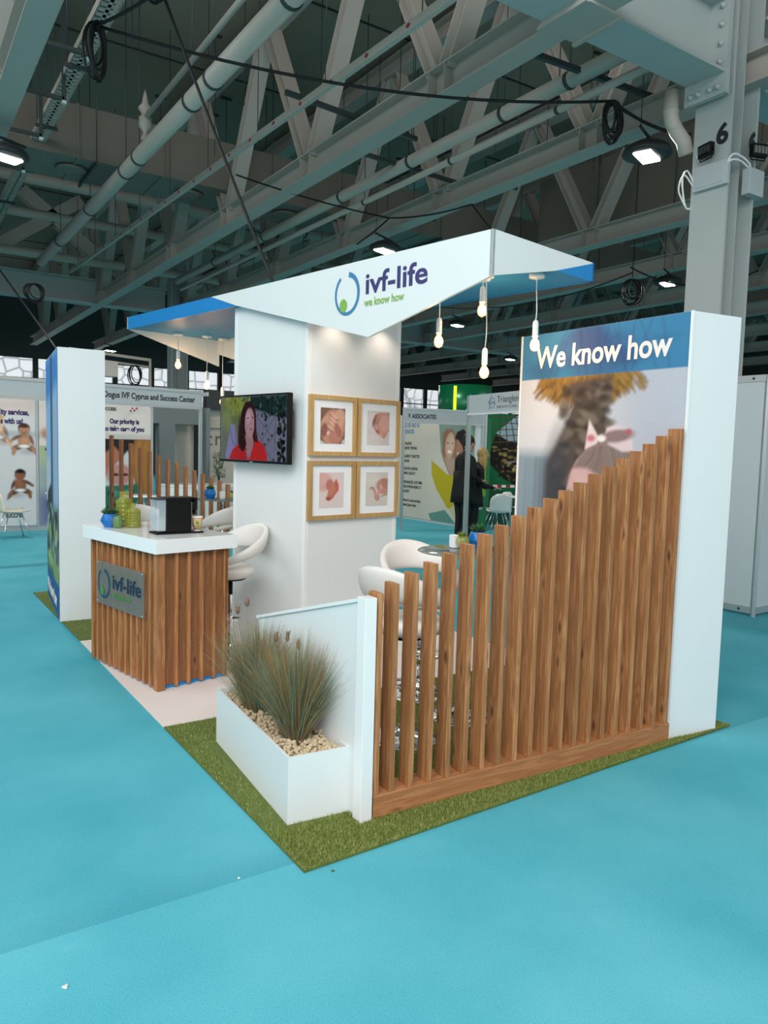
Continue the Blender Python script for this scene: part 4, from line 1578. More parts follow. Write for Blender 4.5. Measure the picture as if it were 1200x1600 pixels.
# ---- photo wall on the right
pw = thing('photo_wall', 'tall white photo wall on the right with a large baby print', 'display wall', (0, 0, 0))
fp = [(3.80, 2.665), (4.185, 2.615), (4.20, 4.02), (3.81, 4.03)]
mb = MB()
mb.prism([(x, y, 0.008) for x, y in fp], (0, 0, 2.467))
mb.build('panel', 'white', pw)
MB().box(3.790, 3.803, 2.655, 2.672, 0.008, 2.476).build('edge_strip', 'white_edge', pw)
MB().box(3.800, 3.813, 4.018, 4.035, 0.008, 2.476).build('edge_strip', 'white_edge', pw)
P = Paint(150, 270, '#c9cbd1', 0.553)
P.ell(0.85, 0.2, 0.3, 0.2, '#b9bcc6', 0, 0.2)
P.ell(0.2, 0.27, 0.2, 0.12, '#d3d2d4', 0, 0.15)
P.poly([(0, 0.33), (0.45, 0.33), (0.45, 1), (0, 1)], '#7f8f98', 0.04)
P.poly([(0.55, 0.40), (1, 0.38), (1, 1), (0.5, 1)], '#a3acb3', 0.06)
for k in range(16):
    x = 0.01 + k * 0.03
    P.line([(x, 0.345), (x, 1)], 0.006, random.choice(['#6c7c86', '#8f9ea6', '#64747e']), 0.012, 0.7)
P.poly([(0.12, 0.09), (0.75, 0.07), (0.72, 0.16), (0.60, 0.20), (0.50, 0.21), (0.40, 0.19), (0.25, 0.20), (0.13, 0.16)], '#8a6a30', 0.02)
for k in range(240):
    x = random.uniform(0.13, 0.76)
    lim = 0.155 + 0.05 * (1 - min(1, abs(x - 0.42) / 0.33))
    y = random.uniform(0.12, lim)
    dx = (x - 0.45)
    P.line([(x, y), (x + dx * 0.12 + random.uniform(-0.01, 0.01), y + 0.018)], 0.004, random.choice(['#a07a3c', '#8d6a32', '#6d5226', '#a98445', '#4d3a22', '#7a5e30']), 0.008, 0.75)
P.poly([(0.33, 0.14), (0.60, 0.13), (0.58, 0.22), (0.60, 0.33), (0.66, 0.42), (0.68, 0.6), (0.66, 1.0), (0.25, 1.0), (0.20, 0.55), (0.20, 0.36), (0.30, 0.27), (0.36, 0.2)], '#54483f', 0.02)
for k in range(170):
    y = random.uniform(0.15, 0.62)
    x = 0.46 + random.uniform(-0.15, 0.14) * (1 + (y - 0.15))- 0.12 * max(0, y - 0.27)
    P.ell(x, y, 0.018, 0.010, random.choice(['#3a322c', '#6f6054', '#4c423a', '#302b2a', '#7a6c60']), random.uniform(-0.6, 0.6), 0.010, 0.8)
P.ell(0.27, 0.40, 0.045, 0.12, '#3b3f46', 0.1, 0.05, 0.8)
# the child
P.poly([(0.345, 0.47), (0.35, 0.42), (0.375, 0.375), (0.41, 0.345), (0.47, 0.318), (0.55, 0.303), (0.65, 0.303), (0.73, 0.325), (0.77, 0.37), (0.79, 0.45), (0.78, 1.0), (0.36, 1.0)], '#cda6a2', 0.008)
P.poly([(0.385, 0.368), (0.42, 0.338), (0.47, 0.317), (0.55, 0.302), (0.65, 0.302), (0.73, 0.322), (0.775, 0.37), (0.79, 0.45), (0.77, 0.55), (0.68, 0.50), (0.60, 0.43), (0.55, 0.385), (0.47, 0.365)], '#85746d', 0.012)
for k in range(60):
    q = k / 59
    x0, y0 = 0.50 + 0.16 * q, 0.303 + 0.012 * q
    xm, ym = 0.47 + 0.24 * q, 0.335 + 0.02 * q
    x1, y1 = 0.40 + 0.36 * q, 0.362 + 0.10 * q ** 1.5
    P.line([(x0, y0), (xm, ym), (x1, y1)], 0.0022, random.choice(['#65554f', '#9c8a82', '#5a4b46', '#a89790', '#75645d']), 0.004, 0.28)
P.ell(0.44, 0.40, 0.03, 0.02, '#d9b5b0', 0, 0.03, 0.6)
P.ell(0.345, 0.455, 0.012, 0.016, '#4a3a3a', 0, 0.008)
P.line([(0.335, 0.435), (0.37, 0.428)], 0.004, '#6d5650', 0.006)
P.poly([(0.455, 0.318), (0.475, 0.240), (0.505, 0.262), (0.535, 0.285), (0.53, 0.302)], '#e3cfd0', 0.006)
P.poly([(0.57, 0.285), (0.585, 0.262), (0.63, 0.255), (0.70, 0.262), (0.73, 0.285), (0.74, 0.32), (0.68, 0.322), (0.60, 0.305)], '#dcc9cc', 0.006)
P.ell(0.64, 0.283, 0.055, 0.016, '#8d7673', -0.1, 0.008)
P.ell(0.553, 0.289, 0.015, 0.009, '#eee2e2', 0, 0.006)
P.ell(0.49, 0.288, 0.014, 0.009, '#c9707c', 0, 0.008)
P.ell(0.71, 0.272, 0.010, 0.007, '#b0606c', 0, 0.006)
# teal band across the top, image showing through
m_ = (P.Y < 0.125)
P.a[m_] = P.a[m_] * 0.05 + np.array(lin('#2a7aa3')[:3]) * 0.95
for (x, y, rx, ry, c_, r) in ((0.42, 0.05, 0.10, 0.05, '#3b4474', 0.2), (0.5, 0.09, 0.12, 0.04, '#3a4a78', 0), (0.62, 0.06, 0.06, 0.04, '#354f80', 0.6), (0.72, 0.085, 0.05, 0.02, '#2f4f78', 0.5),
                              (0.16, 0.10, 0.06, 0.03, '#34496f', 0), (0.45, 0.02, 0.06, 0.04, '#454070', 0), (0.85, 0.05, 0.03, 0.006, '#2b5a86', -0.6)):
    P._mix((0.5 - ((np.sqrt(((P.X - x * P.asp) / rx) ** 2 + ((P.Y - y) / ry) ** 2) - 1) * min(rx, ry)) / 0.02) * m_, c_, 0.45)
for k in range(14):
    x = random.uniform(0.3, 0.9)
    msk = P.a.copy()
    P.line([(x, 0.0), (x + random.uniform(-0.12, 0.12), 0.118)], 0.004, '#33487c', 0.008, 0.45)
P.noise(0.015)
P.mesh('printed_graphic', 1.343, 2.462, basis((3.803, 4.016, 0.011), (3.799 - 3.808, -1.343, 0), Z3), pw)
text('We know how', 0.20, 'letter_w', pw, basis((3.7975, 3.876, 2.243), (3.796 - 3.802, -1.343, 0), Z3), 0.0048, width=1.095, name='lettering', shear=0.03)

# ---- white pillar at the left with a blue graphic on its side
lp = thing('white_pillar', 'tall plain white pillar wall at the far left of the stand', 'display wall', (0, 0, 0))
fp = [(1.311, 7.29), (1.712, 7.272), (1.80, 8.68), (1.45, 8.70)]
MB().prism([(x, y, 0.008) for x, y in fp], (0, 0, 2.475)).build('panel', 'white', lp)
P = Paint(60, 200, '#8fb6dd', 0.6)
P.poly([(0, 0), (1, 0), (1, 0.12), (0, 0.18)], '#3f86cf', 0.06)
P.poly([(0, 0.42), (0.35, 0.40), (0.35, 1), (0, 1)], '#b9c4cc', 0.02)
P.poly([(0.42, 0.0), (0.60, 0.0), (0.62, 0.9), (0.44, 0.9)], '#4a5a6c', 0.03)
P.poly([(0.62, 0.2), (0.85, 0.2), (0.85, 0.6), (0.62, 0.6)], '#9db2c6', 0.04)
P.poly([(0.1, 0.55), (0.45, 0.5), (0.5, 0.58), (0.1, 0.62)], '#27313c', 0.02)
P.poly([(0, 0.62), (1, 0.58), (1, 0.93), (0, 0.9)], '#5a6f66', 0.04)
for k in range(50):
    P.ell(random.uniform(0, 1), random.uniform(0.6, 0.88), 0.05, 0.02, random.choice(['#3c4a44', '#7f9686', '#a9b8c0', '#2b332f', '#8aa56c']), random.uniform(-1, 1), 0.01)
P.ell(0.3, 0.82, 0.15, 0.03, '#8fae70', 0, 0.02)
P.ell(0.75, 0.84, 0.15, 0.04, '#7d9e62', 0, 0.02)
P.poly([(0, 0.875), (1, 0.875), (1, 1), (0, 1)], '#1f5f96', 0.004)
P.mesh("printed_graphic", 1.405, 2.46, basis((1.449 - 0.003, 8.696, 0.015), (1.311 - 1.45, 7.29 - 8.70, 0), Z3), lp)
text('We know how', 0.18, 'letter_w', lp, basis((1.430 - 0.006, 8.55, 0.11), (1.311 - 1.45, 7.29 - 8.70, 0), Z3), 0.006, width=1.1, name='lettering')

# ---- bar stools
def make_stool():
    s_ = thing('bar_stool', '', 'bar stool', (0, 0, 0), 0, 'white tub bar stools')
    # wrap-round back, opening towards local +Y
    n, m_ = 44, 16
    vs, fs = [], []
    A = math.radians(168)
    for i in range(n + 1):
        th = -A + 2 * A * i / n
        q1 = (1 + math.cos(th)) / 2
        q = q1            # 1 at the back, 0 at the front
        q = q ** 0.8
        R0 = 0.225 + 0.030 * q
        cx, cy = R0 * math.sin(th), -R0 * math.cos(th) * 1.0
        zc = 0.735 + 0.20 * q1
        hh = 0.030 + 0.072 * q1 ** 2.2
        tt = 0.032 - 0.003 * q
        edge = min(1.0, (n / 2 - abs(i - n / 2)) / 3.0)
        sc_ = math.sqrt(max(0.02, 1 - (1 - edge) ** 2))
        out = Vector((math.sin(th), -math.cos(th), 0))
        leanv = (Z3 + out * 0.28 * q).normalized()
        nrm = out
        for k in range(m_):
            a = 2 * PI * k / m_
            ca, sa = math.cos(a), math.sin(a)
            p_ = Vector((cx, cy, zc)) + nrm * tt * sc_ * ca * (1.0) + leanv * hh * sc_ * (abs(sa) ** 0.85) * (1 if sa > 0 else -1)
            vs.append(p_)
    for i in range(n):
        for k in range(m_):
            fs.append((i * m_ + k, i * m_ + (k + 1) % m_, (i + 1) * m_ + (k + 1) % m_, (i + 1) * m_ + k))
    mb = MB().add(vs, fs, 0, True)
    mb.f += [tuple(range(m_ - 1, -1, -1)), tuple(n * m_ + k for k in range(m_))]
    mb.mi += [0, 0]
    mb.sm += [True, True]
    mb.build('backrest', 'white_vinyl', s_)
    MB().lathe([(0.0, -0.055), (0.14, -0.055), (0.185, -0.04), (0.205, -0.005), (0.198, 0.03), (0.165, 0.045), (0.0, 0.05)], (0, 0.02, 0.675), 32).build('seat', 'white_vinyl', s_)
    MB().lathe([(0.0, 0.0), (0.11, 0.0), (0.13, 0.02), (0.0, 0.025)], (0, 0, 0.602), 24).build('seat_plate', 'black', s_)
    MB().lathe([(0.016, 0.40), (0.016, 0.62)], (0, 0, 0), 16).build('gas_lift', 'black', s_)
    MB().lathe([(0.024, 0.03), (0.024, 0.48), (0.020, 0.485)], (0, 0, 0), 20).build('column', 'chrome', s_)
    MB().lathe([(0.20, 0.0), (0.20, 0.008), (0.185, 0.016), (0.12, 0.028), (0.055, 0.045), (0.034, 0.075), (0.032, 0.09)], (0, 0, 0.008), 40).build('base', 'chrome', s_)
    mb = MB()
    pts = [(0.03, 0.0, 0.30)] + [(0.14 * math.cos(t_) * 1.0, 0.06 + 0.12 * math.sin(t_), 0.30) for t_ in np.linspace(-0.9, PI + 0.9, 22)] + [(-0.03, 0.0, 0.30)]
    mb.tube(pts, 0.009, 8)
    mb.lathe([(0.036, 0.285), (0.036, 0.315)], (0, 0, 0), 16)
    mb.build('footrest', 'chrome', s_)
    MB().tube([(0.02, 0.0, 0.61), (0.10, 0.02, 0.605), (0.17, 0.02, 0.60)], 0.005, 6).build('lever', 'chrome', s_)
    return s_


st = make_stool()
st.location = (2.27, 5.60, 0)
st.rotation_euler.z = math.radians(100)
st['label'] = 'white tub bar stool between the reception counter and the television wall'
dup(st, (2.46, 3.45, 0), math.radians(-72), 'white tub bar stool just behind the low fence slats, its back to the viewer')
dup(st, (2.99, 4.05, 0), math.radians(172), 'white tub bar stool behind the glass table, against the picture wall')
dup(st, (2.40, 7.90, 0), math.radians(-60), 'white tub bar stool behind the green bottles on the counter')
dup(st, (2.99, 7.60, 0), math.radians(15), 'white tub bar stool beyond the paper cup on the coffee machine')
dup(st, (3.28, 7.35, 0), math.radians(30), 'white tub bar stool just left of the tower, half hidden by the counter stool')


def make_table():
    t_ = thing('glass_table', '', 'bar table', (0, 0, 0), 0, 'round glass bar tables')
    MB().lathe([(0.0, 0.0), (0.293, 0.0), (0.30, 0.004), (0.293, 0.008), (0.0, 0.008)], (0, 0, 1.042), 48).build('tabletop', 'glass', t_)
    MB().lathe([(0.12, 0.0), (0.12, 0.006), (0.03, 0.02), (0.028, 0.03)][::-1] and [(0.028, -0.03), (0.03, -0.02), (0.12, -0.006), (0.12, 0.0)], (0, 0, 1.042), 24).build('top_plate', 'chrome', t_)
    MB().lathe([(0.028, 0.04), (0.028, 1.02)], (0, 0, 0), 20).build('column', 'chrome', t_)
    MB().lathe([(0.21, 0.0), (0.21, 0.01), (0.12, 0.025), (0.05, 0.04), (0.03, 0.07)], (0, 0, 0.008), 40).build('base', 'chrome', t_)
    return t_


tb = make_table()
tb.location = (2.98, 3.58, 0)
tb['label'] = 'round smoked glass bar table behind the front slatted fence'
dup(tb, (3.16, 8.05, 0), 0, 'round smoked glass bar table behind the coffee machine, back of the stand')

# ---- succulents and small pots
def leaves(mb, c, n, r, h, wid=0.012, tilt=0.7):
    for k in range(n):
        a = k * 2.4
        q = (k + 1) / n
        ln = r * (0.55 + 0.45 * q)
        up = h * (1.15 - q * tilt)
        d = Vector((math.cos(a), math.sin(a), 0))
        e = Vector((-d.y, d.x, 0))
        b = Vector(c)
        tip = b + d * ln + Z3 * up
        mid = b + d * ln * 0.55 + Z3 * up * 0.42
        w_ = wid * (0.7 + 0.5 * q)
        mb.add([b, mid + e * w_, mid - e * w_, tip, mid + Z3 * w_ * 0.5, mid - Z3 * w_ * 0.6], [(0, 1, 4), (0, 4, 2), (1, 3, 4), (4, 3, 2), (0, 5, 1), (0, 2, 5), (1, 5, 3), (5, 2, 3)])


def faceted_pot(name, c, r, h, mt):
    mb = MB()
    prof = [(0.62, 0.0), (1.0, 0.5), (0.72, 1.0)]
    vs = []
    for j, (q, z) in enumerate(prof):
        for k in range(6):
            a = 2 * PI * (k + 0.5 * (j % 2)) / 6
            vs.append((q * r * math.cos(a), q * r * math.sin(a), z * h))
    fs = []
    for j in range(2):
        for k in range(6):
            a0, a1 = j * 6 + k, j * 6 + (k + 1) % 6
            b0, b1 = (j + 1) * 6 + k, (j + 1) * 6 + (k + 1) % 6
            if j % 2 == 0:
                fs += [(a0, a1, b0), (a1, b1, b0)]
            else:
                fs += [(a0, b1, b0), (a0, a1, b1)]
    fs += [tuple(range(5, -1, -1)), tuple(range(12, 18))]
    mb.add(vs, fs)
    return mb


def succulent(loc, r, h, lab, pot='bluepot', leafm='leaf', lr=0.06, lh=0.05):
    s_ = thing('potted_succulent', lab, 'potted plant', loc, random.uniform(0, 1), 'blue pots with succulents')
    faceted_pot('pot', (0, 0, 0), r, h, mat[pot]).build('pot', pot, s_)
    mb = MB()
    leaves(mb, (0, 0, h - 0.005), 34, lr, lh)
    mb.build('leaves', leafm, s_)
    return s_


succulent((1.385, 5.765, 1.03), 0.066, 0.10, 'dark green succulent in a faceted blue pot on the counter', lr=0.075, lh=0.05)
succulent((3.15, 3.67, 1.05), 0.068, 0.10, 'grey green succulent in a faceted blue pot on the near glass table', lr=0.07, lh=0.06)
succulent((3.03, 8.10, 1.05), 0.07, 0.11, 'dark succulent in a blue pot on the far glass table behind the coffee machine', lr=0.06, lh=0.05)


def round_succulent(loc, lab):
    s_ = thing('potted_succulent', lab, 'potted plant', loc, 0)
    MB().lathe([(0.018, 0), (0.04, 0.012), (0.05, 0.04), (0.042, 0.068), (0.03, 0.075)], (0, 0, 0), 24).build('pot', 'greenglass', s_)
    mb = MB()
    leaves(mb, (0, 0, 0.065), 26, 0.045, 0.04, 0.008)
    mb.build('leaves', 'leaf2', s_)
    return s_


round_succulent((3.045, 3.70, 1.05), 'small olive succulent in a round green glass pot on the near table')
round_succulent((3.28, 8.05, 1.05), 'small olive succulent in a green pot on the far glass table')
for (x, y, lab) in ((3.01, 3.73, 'small white card block beside the green glass pot on the near table'), (3.18, 8.12, 'small white card block between the pots on the far table')):
    tag(MB().box(x - 0.025, x + 0.025, y - 0.025, y + 0.025, 1.05, 1.13).build('card_block', 'white_edge', None, 0.002), lab, 'card holder', 'white card blocks')

# ---- glass bottles and tumbler on the counter
def bottle(loc, r, h, nh, nr, lab, mt='greenglass', square=True):
    b_ = thing('glass_bottle', lab, 'glass bottle', loc, math.radians(14), 'olive glass bottles')
    mb = MB()
    seg = 28
    prof = []
    nz = 12
    for i in range(nz + 1):
        z = h * i / nz
        bump = 0.0025 * (1 if i % 2 else -1)
        prof.append((r + bump, z))
    prof = [(r * 0.8, 0.0)] + [(a, b + 0.004) for a, b in prof] + [(r * 0.75, h + 0.015), (nr, h + 0.022), (nr, h + nh), (nr * 1.2, h + nh + 0.003), (nr * 1.2, h + nh + 0.014)]
    mb.lathe(prof, (0, 0, 0), seg, smooth=False)
    mb.build('body', mt, b_)
    # pressed diamond pattern
    mb = MB()
    for i in range(nz):
        for k in range(14):
            a = 2 * PI * (k + 0.5 * (i % 2)) / 14
            mb.ell(((r + 0.001) * math.cos(a), (r + 0.001) * math.sin(a), h * (i + 0.7) / nz), (0.006, 0.006, 0.006), seg=6, rings=4)
    mb.build('pressed_pattern', mt, b_)
    MB().lathe([(nr * 1.22, 0), (nr * 1.22, 0.008)], (0, 0, h + nh * 0.2), 20).build('neck_ring', 'chrome', b_)
    return b_


bottle((1.50, 5.80, 1.03), 0.055, 0.195, 0.05, 0.030, 'taller olive glass bottle at the back of the counter corner')
bottle((1.535, 5.69, 1.03), 0.050, 0.125, 0.04, 0.018, 'shorter olive glass bottle in front of the taller one')
tb_ = thing('glass_tumbler', 'small ribbed green grey glass tumbler beside the blue pot', 'glass tumbler', (1.425, 5.685, 1.03))
mb = MB().lathe([(0.028, 0), (0.034, 0.01), (0.037, 0.04), (0.033, 0.075), (0.026, 0.09), (0.023, 0.088), (0.03, 0.07), (0.033, 0.04), (0.028, 0.008), (0.0, 0.006)], (0, 0, 0), 24)
mb.build('body', 'greyglass', tb_)

# ---- coffee machine and paper cup
cm = thing('coffee_machine', 'black pod coffee machine with a clear water tank on the counter', 'coffee machine', (1.525, 5.165, 1.03), math.radians(3))
MB().box(0.025, 0.370, -0.005, 0.150, 0.0, 0.012).build('drip_base', 'black', cm, 0.004)
MB().box(0.098, 0.28, 0.0, 0.15, 0.012, 0.250).build('body', 'black', cm, 0.006)
MB().box(0.096, 0.32, -0.002, 0.152, 0.242, 0.254).build('lid', 'black', cm, 0.003)
tk = MB().box(0.034, 0.097, 0.004, 0.146, 0.022, 0.240).build('water_tank', 'tank', cm, 0.006)
MB().box(0.030, 0.095, 0.0, 0.15, 0.240, 0.250).build('tank_rim', 'dark', cm, 0.003)
MB().box(0.040, 0.092, 0.01, 0.14, 0.026, 0.115).build('water', 'tank', cm)
mb = MB()
mb.tube([(0.315, 0.07, 0.16), (0.315, 0.07, 0.24)], 0.034, 20)
mb.tube([(0.325, 0.07, 0.13), (0.325, 0.07, 0.16)], 0.014, 12)
mb.build('brew_head', 'black', cm)
MB().box(0.280, 0.286, 0.01, 0.15, 0.03, 0.22).build('splash_plate', 'chrome', cm)
cp = thing('paper_cup', 'brown kraft paper cup with a green leaf print under the spout', 'paper cup', (1.862, 5.225, 1.042))
MB().lathe([(0.027, 0.0), (0.0275, 0.008)], (0, 0, 0), 24).build('base_ring', 'white_edge', cp)
MB().lathe([(0.0275, 0.008), (0.037, 0.096), (0.034, 0.096), (0.024, 0.012), (0.0, 0.012)], (0, 0, 0), 28).build('cup', 'cardboard', cp)
MB().lathe([(0.037, 0.095), (0.039, 0.100), (0.037, 0.105), (0.034, 0.100)], (0, 0, 0), 28).build('rim', 'white_edge', cp)
mb = MB()
th0 = math.radians(-110)
for (a, z, ra, rz_, tl) in ((-0.1, 0.062, 0.20, 0.018, 0.6), (0.18, 0.055, 0.18, 0.016, -0.6), (0.05, 0.034, 0.42, 0.003, 0)):
    vs = []
    for q in np.linspace(0, 2 * PI, 14, endpoint=False):
        da, dz = ra * math.cos(q), rz_ * math.sin(q)
        aa = th0 + a + da * math.cos(tl) - dz * 6 * math.sin(tl)
        zz = z + dz * math.cos(tl) + da * 0.02 * math.sin(tl)
        rr = 0.0283 + (zz) * 0.1
        vs.append((rr * math.cos(aa), rr * math.sin(aa), zz))
    mb.add(vs, [tuple(range(14))])
mb.build('leaf_print', 'lime2', cp)
# ================================================================== NEIGHBOURING STANDS
# ---- stand at the left back
bs = thing('exhibition_booth', 'grey shell booth at the left back headed Dogus IVF Cyprus and Success Center', 'exhibition booth', (0, 0, 0))
hd = Vector((4.18 - 1.315, 11.623 - 11.264, 0)).normalized()
hn = Vector((hd.y, -hd.x, 0))
o_ = Vector((4.18, 11.62, 0))


def hp(t_):
    return o_ - hd * t_


MB().obox(hp(2.3) + Z3 * 2.335, hd * 2.3, hn * 0.02, Z3 * 0.145).build('fascia_board', 'shellw', bs)
mb = MB()
mb.obox(hp(2.3) + hn * 0.025 + Z3 * 2.46, hd * 2.3, hn * 0.012, Z3 * 0.022)
mb.obox(hp(2.3) + hn * 0.025 + Z3 * 2.21, hd * 2.3, hn * 0.012, Z3 * 0.022)
mb.build('aluminium_rail', 'alu', bs)
for t_ in (0.0, 1.98, 4.4):
    MB().obox(hp(t_) + Z3 * 1.245, hd * 0.02, hn * 0.025, Z3 * 1.245).build('post', 'alu', bs)
text('Dogus IVF Cyprus and Success Center', 0.12, 'letter_k', bs, basis(hp(1.53) + hn * 0.024 + Z3 * 2.295, hd, Z3), 0.003, width=1.42)
mb = MB()
mb.box(-1.5, 4.42, 14.98, 15.03, 0.0, 2.46)
mb.build('back_panel', 'shellw', bs)
mb = MB()
for x in (-0.5, 1.33, 2.33, 3.36, 4.40):
    mb.box(x - 0.022, x + 0.022, 14.94, 15.05, 0, 2.48)
mb.box(-1.5, 4.42, 14.945, 14.98, 0.0, 0.05)
mb.box(-1.5, 4.42, 14.945, 14.98, 2.41, 2.47)
mb.build('wall_post', 'alu', bs)
MB().obox((4.30, 13.3, 2.44), (0.02, 0, 0), (0, 1.66, 0), (0, 0, 0.03)).build('side_rail', 'alu', bs)
MB().obox((2.9, 14.4, 2.40), (1.35, 0, 0), (0, 0.03, 0), (0, 0, 0.012)).build('light_track', 'white_edge', bs)

YB = 14.94
P = Paint(100, 235, '#d5d3d4', 0.43)
P.poly([(0, 0), (1, 0), (1, 0.13), (0, 0.13)], '#dccbc4', 0.05)


def baby(P, x, y, s_, skin, hair, flip=1, sit=True):
    f = flip

    def e(dx, dy, rx, ry, c, r=0, so=0.006):
        P.ell(x + f * dx * s_ / P.asp, y + dy * s_, rx * s_, ry * s_, c, r * f, so)

    def shade(h, q):
        return '#%02x%02x%02x' % tuple(min(255, int(int(h[i:i + 2], 16) * q)) for i in (1, 3, 5))
    dk, lt = shade(skin, 0.74), shade(skin, 1.1)
    e(0.10, 0.62, 0.20, 0.07, '#b8b4b4', 0, 0.03)
    e(-0.17, 0.50, 0.17, 0.080, dk, -0.35, 0.012)
    e(0.17, 0.52, 0.19, 0.080, dk, 0.5, 0.012)
    e(0.0, 0.32, 0.17, 0.20, skin, 0, 0.012)
    e(0.03, 0.28, 0.09, 0.12, lt, 0, 0.04)
    e(0.0, 0.47, 0.14, 0.045, '#efeff0', 0, 0.01)
    e(-0.21, 0.24, 0.17, 0.050, dk, -0.5, 0.012)
    e(-0.34, 0.33, 0.05, 0.035, skin, -0.3, 0.008)
    e(0.20, 0.30, 0.050, 0.16, dk, -0.35, 0.012)
    e(-0.27, 0.62, 0.055, 0.11, skin, 0.2, 0.01)
    e(0.29, 0.62, 0.15, 0.05, skin, 1.0, 0.01)
    e(0.0, -0.02, 0.155, 0.155, hair, 0, 0.012)
    e(0.01, 0.035, 0.135, 0.135, skin, 0, 0.012)
    e(0.02, 0.05, 0.09, 0.09, lt, 0, 0.05)
    e(0.0, -0.085, 0.13, 0.055, hair, 0, 0.015)
    e(-0.05, 0.03, 0.017, 0.014, '#2a1c18', 0, 0.005)
    e(0.055, 0.03, 0.017, 0.014, '#2a1c18', 0, 0.005)
    e(0.005, 0.065, 0.016, 0.010, dk, 0, 0.006)
    e(0.005, 0.105, 0.040, 0.013, '#8a4540', 0, 0.006)


# area of the wall from x=1.36 to 2.31; height 2.30
def wx(x):
    return (x - 1.36) / 0.95


def wy(z):
    return 1 - (z - 0.10) / 2.30


baby(P, wx(1.70), wy(1.98), 0.28, '#dcb096', '#c9a56c')
baby(P, wx(2.12), wy(1.83), 0.28, '#b98a6c', '#4c2f22', 1)
baby(P, wx(2.05), wy(1.02), 0.26, '#8a5b43', '#1c1512', -1)
baby(P, wx(1.60), wy(0.75), 0.26, '#d2a084', '#3a261e', 1)
P.mesh('printed_poster', 0.95, 2.30, basis((1.355, YB, 0.10), X3, Z3), bs)
text('ity services,', 0.135, 'letter_p', bs, basis((1.74, YB - 0.004, 2.085), X3, Z3), 0.006, width=0.46)
text('s with us!', 0.135, 'letter_p', bs, basis((1.74, YB - 0.004, 1.925), X3, Z3), 0.006, width=0.36)
text('SUCCESS', 0.10, 'letter_k', bs, basis((1.80, YB - 0.004, 0.255), X3, Z3), 0.004, width=0.28)
P = Paint(60, 150, '#e2d5cf', 0.42)
P.ell(0.6, 0.22, 0.10, 0.10, '#d8ab92', 0, 0.02)
P.ell(0.3, 0.30, 0.12, 0.06, '#cd9a80', 0.4, 0.02)
P.ell(0.18, 0.10, 0.02, 0.02, '#b5246a', 0, 0.006)
P.ell(0.28, 0.12, 0.02, 0.02, '#b5246a', 0, 0.006)
P.poly([(0, 0.37), (1, 0.37), (1, 1), (0, 1)], '#aebc92', 0.006)
P.poly([(0, 0.55), (1, 0.55), (1, 1), (0, 1)], '#93a3b8', 0.2)
P.poly([(0, 0.78), (1, 0.78), (1, 1), (0, 1)], '#4e4a94', 0.2)
P.mesh('printed_poster', 0.97, 2.30, basis((2.365, YB, 0.10), X3, Z3), bs)
text('Our', 0.10, 'letter_p', bs, basis((2.46, YB - 0.004, 1.45), X3, Z3), 0.005, width=0.2)
P = Paint(120, 260, '#dfd6d0', 0.43)
P.poly([(0, 0.30), (1, 0.30), (1, 1), (0, 1)], '#2a211e', 0.004)
P.poly([(0.0, 0.62), (0.12, 0.42), (0.3, 0.36), (0.42, 0.42), (0.36, 0.52), (0.12, 0.70), (0, 0.85)], '#b6705a', 0.02)
P.poly([(0.12, 0.62), (0.55, 0.40), (0.7, 0.5), (0.7, 0.75), (0.1, 0.85)], '#cfd0d4', 0.02)
P.ell(0.40, 0.60, 0.11, 0.09, '#c48a83', 0, 0.03)
P.ell(0.32, 0.60, 0.03, 0.012, '#4a2624', 0, 0.01)
P.ell(0.50, 0.60, 0.03, 0.012, '#4a2624', 0, 0.01)
P.poly([(0.70, 0.30), (1, 0.30), (1, 0.78), (0.85, 0.80), (0.66, 0.62), (0.58, 0.48)], '#a8743c', 0.02)
for k in range(26):
    x = 0.64 + k * 0.014
    P.line([(x + 0.06, 0.305), (x - 0.03, 0.45), (x + 0.05, 0.76)], 0.004, random.choice(['#b98444', '#94682f', '#875a2a', '#b07c3e']), 0.006, 0.6)
P.poly([(0, 0.70), (0.72, 0.68), (0.95, 0.8), (1, 1), (0, 1)], '#2f6f5c', 0.02)
for k in range(30):
    P.ell(random.uniform(0, 0.9), random.uniform(0.73, 0.98), 0.03, 0.02, random.choice(['#245244', '#4f8f7c', '#1c4438']), random.uniform(0, 3), 0.01)
P.mesh('printed_poster', 0.99, 2.26, basis((3.385, YB, 0.12), X3, Z3), bs)
text('Our priority is', 0.12, 'letter_p', bs, basis((3.60, YB - 0.004, 2.00), X3, Z3), 0.006, width=0.55)
text('to take care of you', 0.12, 'letter_p', bs, basis((3.49, YB - 0.004, 1.86), X3, Z3), 0.006, width=0.76)
text('SUCCESS', 0.08, 'letter_k', bs, basis((3.44, YB - 0.004, 2.24), X3, Z3), 0.003, width=0.28)
mb = MB()
for (x, z) in ((4.02, 2.30), (4.06, 2.26), (4.10, 2.30), (3.99, 2.25)):
    mb.ell((x, YB - 0.004, z), (0.018, 0.003, 0.018), seg=8, rings=6)
mat['pink'] = M('magenta_print', '#b02a6c', 0.5)
mb.build('flower_mark', 'pink', bs)


